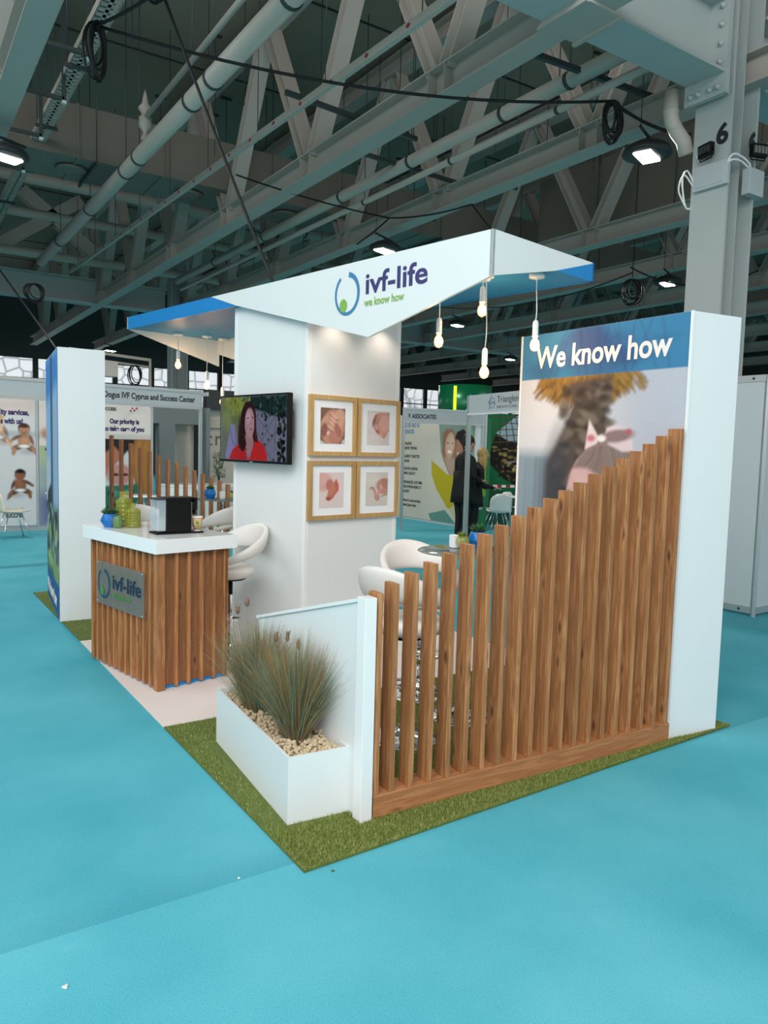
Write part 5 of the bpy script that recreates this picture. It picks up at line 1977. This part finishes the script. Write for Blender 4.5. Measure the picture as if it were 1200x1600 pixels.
def shell_chair(loc, rz, lab, grp, mt='white_edge'):
    c_ = thing('shell_chair', lab, 'chair', loc, rz, grp)
    n, m_ = 12, 10
    vs, fs = [], []
    for i in range(n + 1):
        t_ = i / n
        # profile from seat front to top of the back (local y towards the back)
        if t_ < 0.5:
            y, z = -0.22 + 0.44 * (t_ / 0.5), 0.45 - 0.02 * math.sin(PI * t_ / 0.5)
            w_ = 0.21 + 0.02 * t_
        else:
            q = (t_ - 0.5) / 0.5
            y, z = 0.22 + 0.10 * q, 0.45 + 0.38 * q ** 0.9
            w_ = 0.22 * math.sqrt(max(0.1, 1 - (max(0, q - 0.55) / 0.5) ** 2))
        for k in range(m_ + 1):
            s_ = -1 + 2 * k / m_
            vs.append((w_ * s_, y - 0.05 * (1 - s_ * s_) * 0 - (0.05 * s_ * s_ if t_ > 0.5 else 0), z + (0.03 * s_ * s_ if t_ < 0.55 else 0)))
    for i in range(n):
        for k in range(m_):
            a = i * (m_ + 1) + k
            fs.append((a, a + 1, a + m_ + 2, a + m_ + 1))
    mb = MB().add(vs, fs, 0, True)
    o = mb.build('seat_shell', mt, c_)
    sol = o.modifiers.new('thickness', 'SOLIDIFY')
    sol.thickness = 0.014
    for sx in (-1, 1):
        for sy in (-1, 1):
            MB().tube([(sx * 0.10, sy * 0.10, 0.43), (sx * 0.21, sy * 0.23, 0.0)], 0.009, 8).build('leg', 'chrome', c_)
    return c_


mat['cream'] = M('cream_plastic', '#e2d6c0', 0.45)
shell_chair((1.78, 13.85, 0), math.radians(100), 'cream shell chair with chrome legs at the left edge, before the baby poster', 'cream shell chairs', 'cream')
rt = thing('round_table', 'white round table cut off by the left white pillar', 'table', (2.72, 14.2, 0))
MB().lathe([(0.0, 0), (0.38, 0), (0.39, 0.01), (0.38, 0.02), (0.0, 0.02)], (0, 0, 0.72), 32).build('tabletop', 'white_gloss', rt)
for a in (0.6, 2.7, 4.8):
    MB().tube([(0.05 * math.cos(a), 0.05 * math.sin(a), 0.72), (0.33 * math.cos(a), 0.33 * math.sin(a), 0.0)], 0.012, 8).build('leg', 'chrome', rt)
rt2 = dup(rt, (3.75, 13.3, 0), 0.4, 'white round table behind the brown slats, before the hair poster')
cbn = thing('curved_cabinet', 'white curved storage cabinet behind the slats of the back fence', 'cabinet', (5.0, 13.4, 0))
mb = MB()
pts = [(-0.75 + 1.5 * q, -0.30 * math.sin(PI * q), 0.0) for q in np.linspace(0, 1, 15)] + [(0.75, 0.5, 0), (-0.75, 0.5, 0)]
mb.prism(pts, (0, 0, 0.88))
mb.build('body', 'white', cbn)
MB().prism([(x * 1.02, y * 1.02 - 0.01, 0.88) for x, y, _ in pts], (0, 0, 0.03)).build('top', 'white_gloss', cbn)
for x in (-0.35, 0.1, 0.5):
    MB().box(x - 0.006, x + 0.006, -0.31, -0.24, 0.06, 0.84).build('door_gap', 'dark', cbn)
    MB().box(x + 0.05, x + 0.065, -0.33, -0.27, 0.55, 0.70).build('handle', 'dark', cbn)

# ---- stands seen behind it
b2 = thing('exhibition_booth', 'beige stand lettered cre seen between the slats and the television', 'exhibition booth', (0, 0, 0), 0)
MB().box(6.52, 9.8, 18.0, 18.1, 0, 2.55).build('back_panel', 'beige', b2)
MB().box(6.52, 9.8, 17.90, 18.0, 2.05, 2.14).build('shelf_edge', 'beige', b2)
MB().box(6.52, 9.9, 17.7, 17.95, 2.50, 2.95).build('fascia_board', 'dark', b2)
text('cre', 0.52, 'letter_g', b2, basis((6.60, 17.985, 1.62), X3, Z3), 0.0, width=0.62, space=1.2)
b3 = thing('exhibition_booth', 'dark grey framed stand with a lit beige wall behind the left booth', 'exhibition booth', (0, 0, 0), 0)
MB().box(5.0, 6.45, 17.6, 17.9, 2.10, 2.50).build('fascia_board', 'greige', b3)
MB().box(5.35, 5.72, 17.6, 17.9, 0, 2.10).build('column', 'greige', b3)
MB().box(6.40, 6.50, 17.4, 17.65, 0, 2.5).build('column', 'greige', b3)
MB().box(5.6, 6.45, 18.4, 18.5, 0, 2.3).build('back_panel', 'beige', b3)
MB().box(3.8, 5.3, 18.6, 18.7, 0, 2.3).build('back_panel', 'greige', b3)
fl = thing('flower_arrangement', 'pale flower arrangement in a tall vase left of the television', 'flower arrangement', (6.65, 17.2, 0))
MB().box(-0.25, 0.25, -0.2, 0.2, 0, 0.52).build('plinth', 'greige', fl)
MB().lathe([(0.06, 0), (0.10, 0.10), (0.07, 0.22), (0.08, 0.25)], (0, 0, 0.52), 16).build('vase', 'white_edge', fl)
mat['flower'] = M('pale_petals', '#a9a38f', 0.8, var=0.4, vscale=12)
mb = MB()
for k in range(60):
    a, r_, z_ = random.uniform(0, 6.28), random.uniform(0, 0.17), random.uniform(0.85, 1.48)
    mb.ell((r_ * math.cos(a), r_ * math.sin(a), z_), (0.035, 0.035, 0.045), seg=6, rings=5)
mb.build('blossoms', 'flower', fl)
mb = MB()
for k in range(10):
    a = k * 0.63
    mb.tube([(0, 0, 0.75), (0.13 * math.cos(a), 0.13 * math.sin(a), 1.35)], 0.006, 4)
mb.build('stems', 'leaf', fl)
gf = thing('lighting_gantry', 'small white lighting gantry above the left back booth', 'gantry', (0, 0, 0))
mb = MB()
mb.tube([(3.6, 18.5, 2.4), (3.6, 18.5, 3.72), (5.4, 18.5, 3.62), (5.4, 18.5, 2.3)], 0.045, 8)
mb.tube([(3.6, 18.5, 3.55), (5.4, 18.5, 3.45)], 0.03, 8)
mb.build('frame', 'pipe', gf)
MB().box(3.75, 4.6, 18.3, 18.6, 3.15, 3.5).build('control_box', 'beige', gf)
mb = MB()
coil(mb, (5.0, 18.4, 3.45), 0.22, 0.24, 4, 0.012)
mb.build('loose_wire', 'rubber', gf)

# ---- booth with the couple poster
b4 = thing('exhibition_booth', 'shell booth headed ASSOCIATES with a couple poster, right of the tower', 'exhibition booth', (0, 0, 0), 0)
p0, p1_ = Vector((8.72, 12.55, 0)), Vector((10.50, 12.12, 0))
d_ = (p1_ - p0).normalized()
n_ = Vector((d_.y, -d_.x, 0))
md = (p0 + p1_) / 2
hl_ = (p1_ - p0).length / 2
MB().obox(md + Z3 * 2.33, d_ * hl_, n_ * 0.02, Z3 * 0.15).build('fascia_board', 'shell', b4)
for z in (2.465, 2.195):
    MB().obox(md + n_ * 0.025 + Z3 * z, d_ * hl_, n_ * 0.012, Z3 * 0.018).build('aluminium_rail', 'alu', b4)
for p_ in (p0, p1_):
    MB().obox(p_ + Z3 * 1.24, d_ * 0.025, n_ * 0.025, Z3 * 1.24).build('post', 'alu', b4)
text('Y ASSOCIATES', 0.12, 'letter_k', b4, basis(p0 + d_ * 0.08 + n_ * 0.024 + Z3 * 2.28, d_, Z3), 0.003, width=0.62)
MB().box(10.41, 10.46, 12.1, 15.3, 0, 2.46).build('side_panel', 'shellw', b4)
MB().box(8.5, 10.46, 15.3, 15.35, 0, 2.46).build('back_panel', 'shellw', b4)
P = Paint(200, 160, '#cbc5b8', 1.25)


def ay(y):
    return (15.2 - (y - 0.42)) / 2.85


def az(z):
    return 1 - (z - 0.05) / 2.28


P.poly([(ay(14.02), az(2.31)), (ay(12.5), az(2.31)), (ay(12.5), az(1.6)), (ay(13.0), az(0.95)), (ay(13.55), az(1.05)), (ay(13.9), az(1.6))], '#7f948c', 0.006)
P.poly([(ay(13.3), az(2.31)), (ay(12.4), az(2.31)), (ay(12.4), az(1.7)), (ay(12.9), az(1.9))], '#6f9a7a', 0.01)
P.poly([(ay(13.86), az(2.0)), (ay(13.74), az(2.12)), (ay(13.5), az(2.12)), (ay(13.36), az(1.95)), (ay(13.2), az(1.4)), (ay(13.1), az(1.0)), (ay(13.5), az(1.02)), (ay(13.85), az(1.5))], '#8f6d52', 0.02)
P.poly([(ay(13.8), az(1.5)), (ay(13.45), az(1.5)), (ay(13.1), az(1.0)), (ay(13.5), az(1.0))], '#b09380', 0.03)
P.ell(ay(13.59), az(1.76), 0.072, 0.125, '#c79f8b', 0.12, 0.012)
P.ell(ay(13.56), az(1.80), 0.04, 0.07, '#d8b5a2', 0.1, 0.05)
P.ell(ay(13.60), az(1.62), 0.030, 0.014, '#f0e8e4', 0.1, 0.008)
P.line([(ay(13.69), az(1.81)), (ay(13.63), az(1.815))], 0.008, '#4b342c')
P.line([(ay(13.54), az(1.81)), (ay(13.48), az(1.80))], 0.008, '#4b342c')
P.line([(ay(13.60), az(1.78)), (ay(13.61), az(1.70))], 0.006, '#a87f6c')
P.ell(ay(13.24), az(1.70), 0.055, 0.12, '#a57760', 0.2, 0.015)
P.poly([(ay(13.42), az(1.90)), (ay(13.36), az(2.05)), (ay(13.15), az(2.12)), (ay(12.95), az(2.0)), (ay(12.9), az(1.6)), (ay(13.05), az(1.45)), (ay(13.16), az(1.75)), (ay(13.3), az(1.88))], '#241d1c', 0.015)
P.ell(ay(13.28), az(1.58), 0.022, 0.012, '#e8ded8', 0.3, 0.008)
P.ell(ay(13.22), az(1.53), 0.04, 0.03, '#3a2a24', 0.2, 0.015)
P.poly([(ay(14.25), az(1.42)), (ay(13.6), az(1.10)), (ay(13.2), az(1.12)), (ay(12.7), az(0.9)), (ay(13.2), az(0.3)), (ay(13.62), az(-0.15) if False else az(0.38)), (ay(14.05), az(0.8)), (ay(14.22), az(1.1))], '#b5a41d', 0.006)
P.poly([(ay(14.30), az(0.20)), (ay(13.7), az(0.33)), (ay(13.3), az(0.05)), (ay(14.2), az(0.05))], '#5f8f86', 0.006)
P.poly([(ay(13.55), az(0.36)), (ay(12.6), az(0.95)), (ay(12.4), az(0.9)), (ay(12.4), az(0.05)), (ay(13.2), az(0.05))], '#c3bf95', 0.008)
P.mesh('printed_poster', 2.85, 2.28, basis((10.40, 15.2, 0.05), -Y3, Z3), b4)
tl_ = [('NG UK AND US', 2.17, 0.15, 'teal', 0.62), ('DONORS', 2.02, 0.15, 'teal', 0.42), ('ADVANCED', 1.76, 0.09, 'letter_k', 0.34), ('GENETIC TESTING', 1.65, 0.09, 'letter_k', 0.55),
       ('DILIGENTLY SELECTED', 1.46, 0.09, 'letter_k', 0.66), ('DONORS', 1.35, 0.09, 'letter_k', 0.26), ('INDUSTRY-LEADING', 1.17, 0.09, 'letter_k', 0.60), ('SAMPLE QUALITY', 1.06, 0.09, 'letter_k', 0.52),
       ('PERSONALIZED CUSTOMER', 0.85, 0.09, 'letter_k', 0.80), ('SERVICE FROM ORDER TO', 0.74, 0.09, 'letter_k', 0.76), ('DELIVERY', 0.63, 0.09, 'letter_k', 0.3),
       ('offered in partnership', 0.42, 0.09, 'letter_k', 0.75), ('Seattle Sperm Bank.', 0.31, 0.09, 'letter_k', 0.60)]
for s_, z, sz, c_, w_ in tl_:
    text(s_, sz, c_, b4, basis((10.396, 14.95, z), -Y3, Z3), 0.002, width=w_)

# ---- Trianglen booth header
b5 = thing('exhibition_booth', 'white shell booth header lettered Trianglen beside the photo wall', 'exhibition booth', (0, 0, 0), 0)
q0, q1 = Vector((7.36, 8.88, 0)), Vector((6.92, 6.0, 0))
d_ = (q1 - q0).normalized()
n_ = Vector((d_.y, -d_.x, 0))
md = (q0 + q1) / 2
hl_ = (q1 - q0).length / 2
MB().obox(md + Z3 * 2.335, d_ * hl_, n_ * 0.02, Z3 * 0.145).build('fascia_board', 'shellw', b5)
MB().obox(md + n_ * 0.022 + Z3 * 2.20, d_ * hl_, n_ * 0.012, Z3 * 0.014).build('aluminium_rail', 'white_edge', b5)
MB().obox(q0 + Z3 * 1.24, d_ * 0.028, n_ * 0.028, Z3 * 1.24).build('post', 'alu', b5)
MB().obox(q1 + Z3 * 1.24, d_ * 0.028, n_ * 0.028, Z3 * 1.24).build('post', 'alu', b5)
text('Trianglen', 0.13, 'letter_g', b5, basis(q0 + d_ * 0.78 + n_ * 0.024 + Z3 * 2.345, d_, Z3), 0.0, width=0.52)
text('FERTILITY CLINIC', 0.05, 'letter_g', b5, basis(q0 + d_ * 0.78 + n_ * 0.024 + Z3 * 2.265, d_, Z3), -0.0005, width=0.50)
mb = MB()
vs, n = [], 30
cc = q0 + d_ * 0.65 + n_ * 0.024 + Z3 * 2.345
for i in range(n + 1):
    a = 2 * PI * i / n
    for r_ in (0.075, 0.067):
        vs.append(cc + d_ * (r_ * math.cos(a)) + Z3 * (r_ * math.sin(a)))
mb.add(vs, [(2 * i, 2 * i + 1, 2 * i + 3, 2 * i + 2) for i in range(n)])
mb.tube([cc + n_ * 0.001 + d_ * (-0.09 + 0.018 * k) + Z3 * (0.02 * math.sin(k * 1.2)) for k in range(11)], 0.004, 5)
mb.tube([cc + n_ * 0.001 - d_ * 0.06 - Z3 * 0.09, cc + n_ * 0.001 - d_ * 0.02 + Z3 * 0.12], 0.003, 5)
mb.build('ring_mark', 'teal', b5)

# ---- green stand beyond
b6 = thing('exhibition_booth', 'dark green curved stand with a lime strip beyond the Trianglen header', 'exhibition booth', (0, 0, 0), 0)
mat['greenmet'] = M('green_satin_drum', '#0c6a44', 0.3, 0.3)
MB().lathe([(0.62, 2.30), (0.62, 3.16), (0.60, 3.16)], (11.45, 14.0, 0), 40).build('drum_sign', 'greenmet', b6)
mb = MB()
ca = math.atan2(-14.0, -11.45) - 0.42
vs = []
for k in range(3):
    a = ca + k * 0.06
    for z in (2.42, 3.12):
        vs.append((11.45 + 0.625 * math.cos(a), 14.0 + 0.625 * math.sin(a), z))
mb.add(vs, [(0, 2, 3, 1), (2, 4, 5, 3)])
mb.build('light_strip', 'limee', b6)
mb = MB()
ca = math.atan2(-14.0, -11.45) + 0.28


def dp(da, z):
    return (11.45 + 0.63 * math.cos(ca + da), 14.0 + 0.63 * math.sin(ca + da), z)


mb.tube([dp(-0.25, 2.55), dp(-0.1, 2.66), dp(0.0, 2.62), dp(0.05, 2.85)], 0.008, 5)
mb.tube([dp(0.0, 2.62), dp(0.12, 2.58)], 0.008, 5)
mb.tube([dp(-0.08, 2.92), dp(0.04, 2.78)], 0.008, 5)
mb.build('line_mark', 'white_edge', b6)
MB().box(10.62, 10.86, 12.35, 12.75, 0, 2.35).build('column', 'green', b6)
MB().box(10.5, 14, 14.05, 14.3, 0, 2.4).build('back_panel', 'green_d', b6)
P = Paint(150, 180, '#17130f', 0.82)
P.poly([(0, 0), (0.5, 0), (0.25, 0.25), (0.15, 0.6), (0.45, 0.92), (1, 1), (0, 1)], '#0f6b40', 0.01)
P.poly([(0.25, 0.25), (0.5, 0.02), (1, 0), (1, 0.38), (0.42, 0.35)], '#9fb4bf', 0.01)
for k in range(12):
    P.line([(0.3 + 0.06 * k, 0.0), (0.3 + 0.1 * k, 0.4)], 0.010, '#40392f', 0.006)
for k in range(5):
    P.line([(0.2, 0.05 + 0.08 * k), (1, 0.02 + 0.07 * k)], 0.012, '#5a4a32', 0.006)
for k in range(130):
    P.ell(random.uniform(0.22, 1), random.uniform(0.40, 0.85), random.uniform(0.008, 0.03), random.uniform(0.008, 0.03), random.choice(['#8a7540', '#5c4a2a', '#b5a26a', '#2a2018', '#6f5d33', '#3f3120']), 0, 0.006)
P.line([(0.4, 0.62), (0.7, 0.58), (0.98, 0.62)], 0.02, '#8e9088', 0.01)
P.line([(0.7, 0.58), (0.7, 0.8)], 0.02, '#8e9088', 0.01)
P.poly([(0.15, 0.6), (0.3, 0.80), (0.55, 0.93), (0.2, 0.93), (0.1, 0.7)], '#0f6b40', 0.01)
P.mesh('printed_graphic', 2.0, 1.75, basis((10.98, 13.0, 0.75), (1, -0.25, 0), Z3), b6)
MB().obox((11.95, 12.80, 1.2), Vector((1, -0.25, 0)) * 1.0, (0.01, 0.03, 0), (0, 0, 1.2)).build('side_panel', 'green_d', b6)
tape = thing('barrier_tape', 'red and white striped barrier tape before the green stand', 'barrier tape', (10.6, 12.2, 0.92))
for sx in (0.0, 2.2):
    MB().tube([(sx, -0.25 * sx, -0.92), (sx, -0.25 * sx, 0.05)], 0.02, 8).build('stand_post', 'chrome', tape)
for k in range(22):
    MB().obox((0.05 + 0.1 * k, -0.025 * k, 0.0), (0.05, -0.0125, 0), (0, 0.002, 0), (0, 0, 0.028)).build('stripe', 'red' if k % 2 else 'white_edge', tape)
mat['limegreen'] = M('lime_green', '#7fb51f', 0.4)
kio = thing('pillar_kiosk', 'lime topped green pillar kiosk beside the standing people', 'kiosk', (9.45, 11.1, 0))
MB().box(-0.14, 0.14, -0.12, 0.12, 0, 0.80).build('base', 'green', kio)
MB().prism([(-0.14, -0.10, 0.80), (0.14, -0.10, 0.80), (0.13, -0.10, 1.40), (0.02, -0.10, 1.44), (-0.14, -0.10, 1.25)], (0, 0.12, 0)).build('screen_arch', 'limegreen', kio)
MB().box(-0.05, 0.05, -0.125, -0.12, 0.55, 0.68).build('notice', 'shell', kio)
cg = 'white shell chairs at the green stand'
shell_chair((10.25, 11.35, 0), math.radians(150), 'white shell chair nearest, right of the standing people', cg)
shell_chair((11.55, 12.0, 0), math.radians(-60), 'white shell chair farther right, facing the nearer white chair', cg)
shell_chair((10.75, 11.95, 0), math.radians(185), 'white shell chair just behind the nearest white chair', cg)
wt = thing('low_table', 'small white table between the white shell chairs', 'table', (11.1, 11.35, 0))
MB().box(-0.35, 0.35, -0.3, 0.3, 0.72, 0.75).build('tabletop', 'white_edge', wt)
for sx in (-1, 1):
    for sy in (-1, 1):
        MB().tube([(sx * 0.3, sy * 0.25, 0.72), (sx * 0.3, sy * 0.25, 0)], 0.015, 8).build('leg', 'chrome', wt)

# ---- plain white booth at the right edge
b7 = thing('exhibition_booth', 'plain white shell booth corner at the right edge of the photo', 'exhibition booth', (7.59, 4.40, 0), math.radians(2))
MB().box(-0.01, 0.01, 0.03, 2.6, 0.03, 2.49).build('wall_panel', 'shellw', b7)
MB().box(0.03, 3.9, -0.01, 0.01, 0.03, 2.49).build('wall_panel', 'shellw', b7)
for q in ((0, 0, 0), (0, 0.99, 0), (0.99, 0, 0)):
    MB().lathe([(0.024, 0), (0.024, 2.52)], q, 8, smooth=False).build('post', 'alu', b7)
for z in (0.03, 2.45):
    MB().box(-0.018, 0.018, 0.02, 2.6, z, z + 0.07).build('aluminium_rail', 'alu', b7)
    MB().box(0.02, 3.9, -0.018, 0.018, z, z + 0.07).build('aluminium_rail', 'alu', b7)
for z in (0.065, 2.485):
    MB().ell((-0.02, 0.15, z), (0.006, 0.014, 0.014), seg=10, rings=6).build('lock_cap', 'dark', b7)

# ================================================================== PEOPLE
def skin_mesh(joints, edges, sub=2):
    """grow a skin over the joints and return plain verts and faces"""
    me = bpy.data.meshes.new('tmp')
    me.from_pydata([j[0] for j in joints], edges, [])
    o = bpy.data.objects.new('tmp', me)
    COL.objects.link(o)
    o.modifiers.new('skin', 'SKIN')
    for i, j in enumerate(joints):
        me.skin_vertices[0].data[i].radius = j[1] if isinstance(j[1], tuple) else (j[1], j[1])
    me.skin_vertices[0].data[0].use_root = True
    s_ = o.modifiers.new('sub', 'SUBSURF')
    s_.levels = s_.render_levels = sub
    ev = bpy.data.meshes.new_from_object(o.evaluated_get(bpy.context.evaluated_depsgraph_get()))
    vs = [v.co.copy() for v in ev.vertices]
    fs = [tuple(p.vertices) for p in ev.polygons]
    COL.objects.unlink(o)
    bpy.data.objects.remove(o)
    return vs, fs


def person(loc, rz, lab, k, jacket, hair, lean, armfwd, long_hair):
    # local +Y is the way the person faces
    L = lean
    J = [((0, 0, 0.95), (0.135, 0.10)), ((0, L * 0.15, 1.15), (0.125, 0.09)), ((0, L * 0.4, 1.36), (0.15, 0.10)), ((0, L * 0.55, 1.46), (0.07, 0.06)), ((0, L * 0.75, 1.54), (0.05, 0.05)),
         ((0.09, 0, 0.86), 0.10), ((0.10, 0.02, 0.50), 0.062), ((0.10, -0.02, 0.10), 0.045), ((0.10, 0.10, 0.04), 0.038),
         ((-0.09, 0, 0.86), 0.10), ((-0.10, 0.03, 0.50), 0.062), ((-0.10, 0.0, 0.10), 0.045), ((-0.10, 0.12, 0.04), 0.038),
         ((0.19, L * 0.45, 1.40), 0.062), ((0.24, L * 0.4 + 0.02, 1.12), 0.046), ((0.16, L * 0.4 + armfwd, 1.06), 0.034),
         ((-0.19, L * 0.45, 1.40), 0.062), ((-0.24, L * 0.4 + 0.02, 1.12), 0.046), ((-0.16, L * 0.4 + armfwd, 1.04), 0.034)]
    E_ = [(0, 1), (1, 2), (2, 3), (3, 4), (0, 5), (5, 6), (6, 7), (7, 8), (0, 9), (9, 10), (10, 11), (11, 12), (2, 13), (13, 14), (14, 15), (2, 16), (16, 17), (17, 18)]
    J = [((a[0] * k, a[1] * k, a[2] * k), (tuple(q * k for q in r) if isinstance(r, tuple) else r * k)) for a, r in J]
    mb = MB()
    mb.add(*skin_mesh(J, E_, 2), 0, True)
    hx, hy, hz = 0, L * 0.95 * k + 0.02, 1.64 * k
    rot = Matrix.Rotation(-L, 3, 'X')
    mb.ell((hx, hy, hz), (0.075 * k, 0.095 * k, 0.115 * k), rot, 18, 14, 1)
    mb.ell((hx, hy + 0.098 * k, hz - 0.012 * k), (0.011, 0.018, 0.02), rot, 8, 6, 1)
    mb.ell((hx, hy + 0.02, hz - 0.09 * k), (0.045 * k, 0.06 * k, 0.05 * k), rot, 12, 8, 1)
    for sx in (-1, 1):
        mb.ell((sx * 0.077 * k, hy - 0.005, hz - 0.01), (0.01, 0.018, 0.028), None, 8, 6, 1)
        mb.ell((sx * 0.028 * k, hy + 0.086 * k, hz + 0.012 * k), (0.011, 0.006, 0.006), None, 8, 6, 2)
    mb.ell((hx, hy + 0.088 * k, hz - 0.052 * k), (0.022, 0.008, 0.007), None, 8, 6, 3)
    mb.tube([(0, L * 0.6 * k, 1.47 * k), (hx, hy - 0.01, hz - 0.06 * k)], 0.048 * k, 12, 1)
    for sx, zz in ((1, 1.06), (-1, 1.04)):
        w_ = Vector((sx * 0.16 * k, (L * 0.4 + armfwd) * k, zz * k))
        JJ = [(w_, 0.024), (w_ + Vector((-sx * 0.01, 0.06, 0.005)), (0.034, 0.017))]
        EE = [(0, 1)]
        for f_ in range(4):
            bx = (f_ - 1.5) * 0.017
            ln = (0.055, 0.065, 0.06, 0.045)[f_]
            i0 = len(JJ)
            JJ += [(w_ + Vector((bx - sx * 0.01, 0.085, 0.0)), 0.0085), (w_ + Vector((bx * 1.1 - sx * 0.012, 0.085 + ln * 0.55, -0.012)), 0.008), (w_ + Vector((bx * 1.1 - sx * 0.014, 0.085 + ln * 0.85, -0.035)), 0.007)]
            EE += [(1, i0), (i0, i0 + 1), (i0 + 1, i0 + 2)]
        i0 = len(JJ)
        JJ += [(w_ + Vector((-sx * 0.04, 0.045, 0.01)), 0.010), (w_ + Vector((-sx * 0.055, 0.075, 0.0)), 0.008)]
        EE += [(0, i0), (i0, i0 + 1)]
        mb.add(*skin_mesh(JJ, EE, 1), 1, True)
    p_ = mb.build('person', [jacket, 'skin', 'hairb', 'red'], None, loc=loc, rotz=rz)
    tag(p_, lab, 'person')
    MB().lathe([(0.185 * k, 0.72 * k), (0.175 * k, 0.85 * k), (0.15 * k, 1.05 * k), (0.15 * k, 1.2 * k)], (0, 0.01, 0), 20).build('coat', jacket, p_)
    mb = MB()
    mb.ell((hx, hy - 0.022 * k, hz + 0.03 * k), (0.09 * k, 0.10 * k, 0.105 * k), rot, 16, 12)
    if long_hair:
        mb.ell((hx, hy - 0.05 * k, hz - 0.12 * k), (0.085 * k, 0.06 * k, 0.17 * k), None, 14, 10)
        for sx in (-1, 1):
            mb.ell((sx * 0.075 * k, hy + 0.0 * k, hz - 0.12 * k), (0.03 * k, 0.05 * k, 0.16 * k), None, 10, 8)
    else:
        mb.ell((hx, hy - 0.07 * k, hz + 0.09 * k), (0.055 * k, 0.05 * k, 0.05 * k), None, 12, 8)
    mb.build('hair', hair, p_)
    return p_


person((8.155, 9.96, 0), math.radians(-95), 'person with dark pinned up hair in a long black coat and black trousers', 1.09, 'blacksuit', 'hairb', 0.10, 0.20, False)
person((8.50, 10.08, 0), math.radians(-112), 'person with long blond hair in dark clothes looking down', 0.97, 'blacksuit', 'hairy', 0.16, 0.27, True)

# ---- scraps lying on the carpet
def scrap(x, y, s_, lab, mt='letter_w'):
    mb = MB()
    for k in range(5):
        mb.ell((random.uniform(-s_, s_), random.uniform(-s_, s_) * 0.5, 0.004), (s_ * random.uniform(0.3, 0.6), s_ * 0.3, 0.004), Matrix.Rotation(random.uniform(0, 3), 3, 'Z'), 7, 5)
    o = mb.build('paper_scrap', mt, None, loc=(x, y, 0.0))
    tag(o, lab, 'litter', 'scraps on the carpet')


scrap(0.420, 2.331, 0.012, 'white paper scrap on the carpet near the bottom left corner')
scrap(1.107, 2.610, 0.007, 'small white paper scrap on the carpet left of the turf corner')
scrap(1.437, 2.470, 0.006, 'dark green bit of turf lying just below the turf corner', 'turf_base')


# ---- pieces of a part go one level deeper
bpy.context.view_layer.update()


def stem(o):
    return o.name.split('.')[0]


DEEPER = {'pendant_bulb': {'filament': 'glass_bulb'}, 'coffee_machine': {'water': 'water_tank', 'tank_rim': 'water_tank'},
          'picture_frame': {'photograph': 'mount'}, 'television': {'badge': 'housing'}, 'high_bay_lamp': {'diffuser': 'housing', 'rim': 'housing'},
          'reception_counter': {'ring_mark': 'acrylic_plaque', 'dot_mark': 'acrylic_plaque', 'lettering': 'acrylic_plaque', 'tag_line': 'acrylic_plaque', 'screw': 'acrylic_plaque'},
          'glass_bottle': {'pressed_pattern': 'body'}, 'paper_cup': {'leaf_print': 'cup'}, 'steel_column': {'number': 'shaft'},
          'photo_wall': {'lettering': 'printed_graphic'}, 'white_pillar': {'lettering': 'printed_graphic'}, 'floodlight': {'lens': 'housing'}}
for t_ in [o for o in bpy.data.objects if o.parent is None and stem(o) in DEEPER]:
    rule = DEEPER[stem(t_)]
    ch = kids(t_)
    for c_ in ch:
        if stem(c_) in rule:
            tgt = [q for q in ch if stem(q) == rule[stem(c_)]]
            if tgt:
                ml = c_.matrix_local.copy()
                c_.parent = tgt[0]
                c_.matrix_local = tgt[0].matrix_local.inverted() @ ml
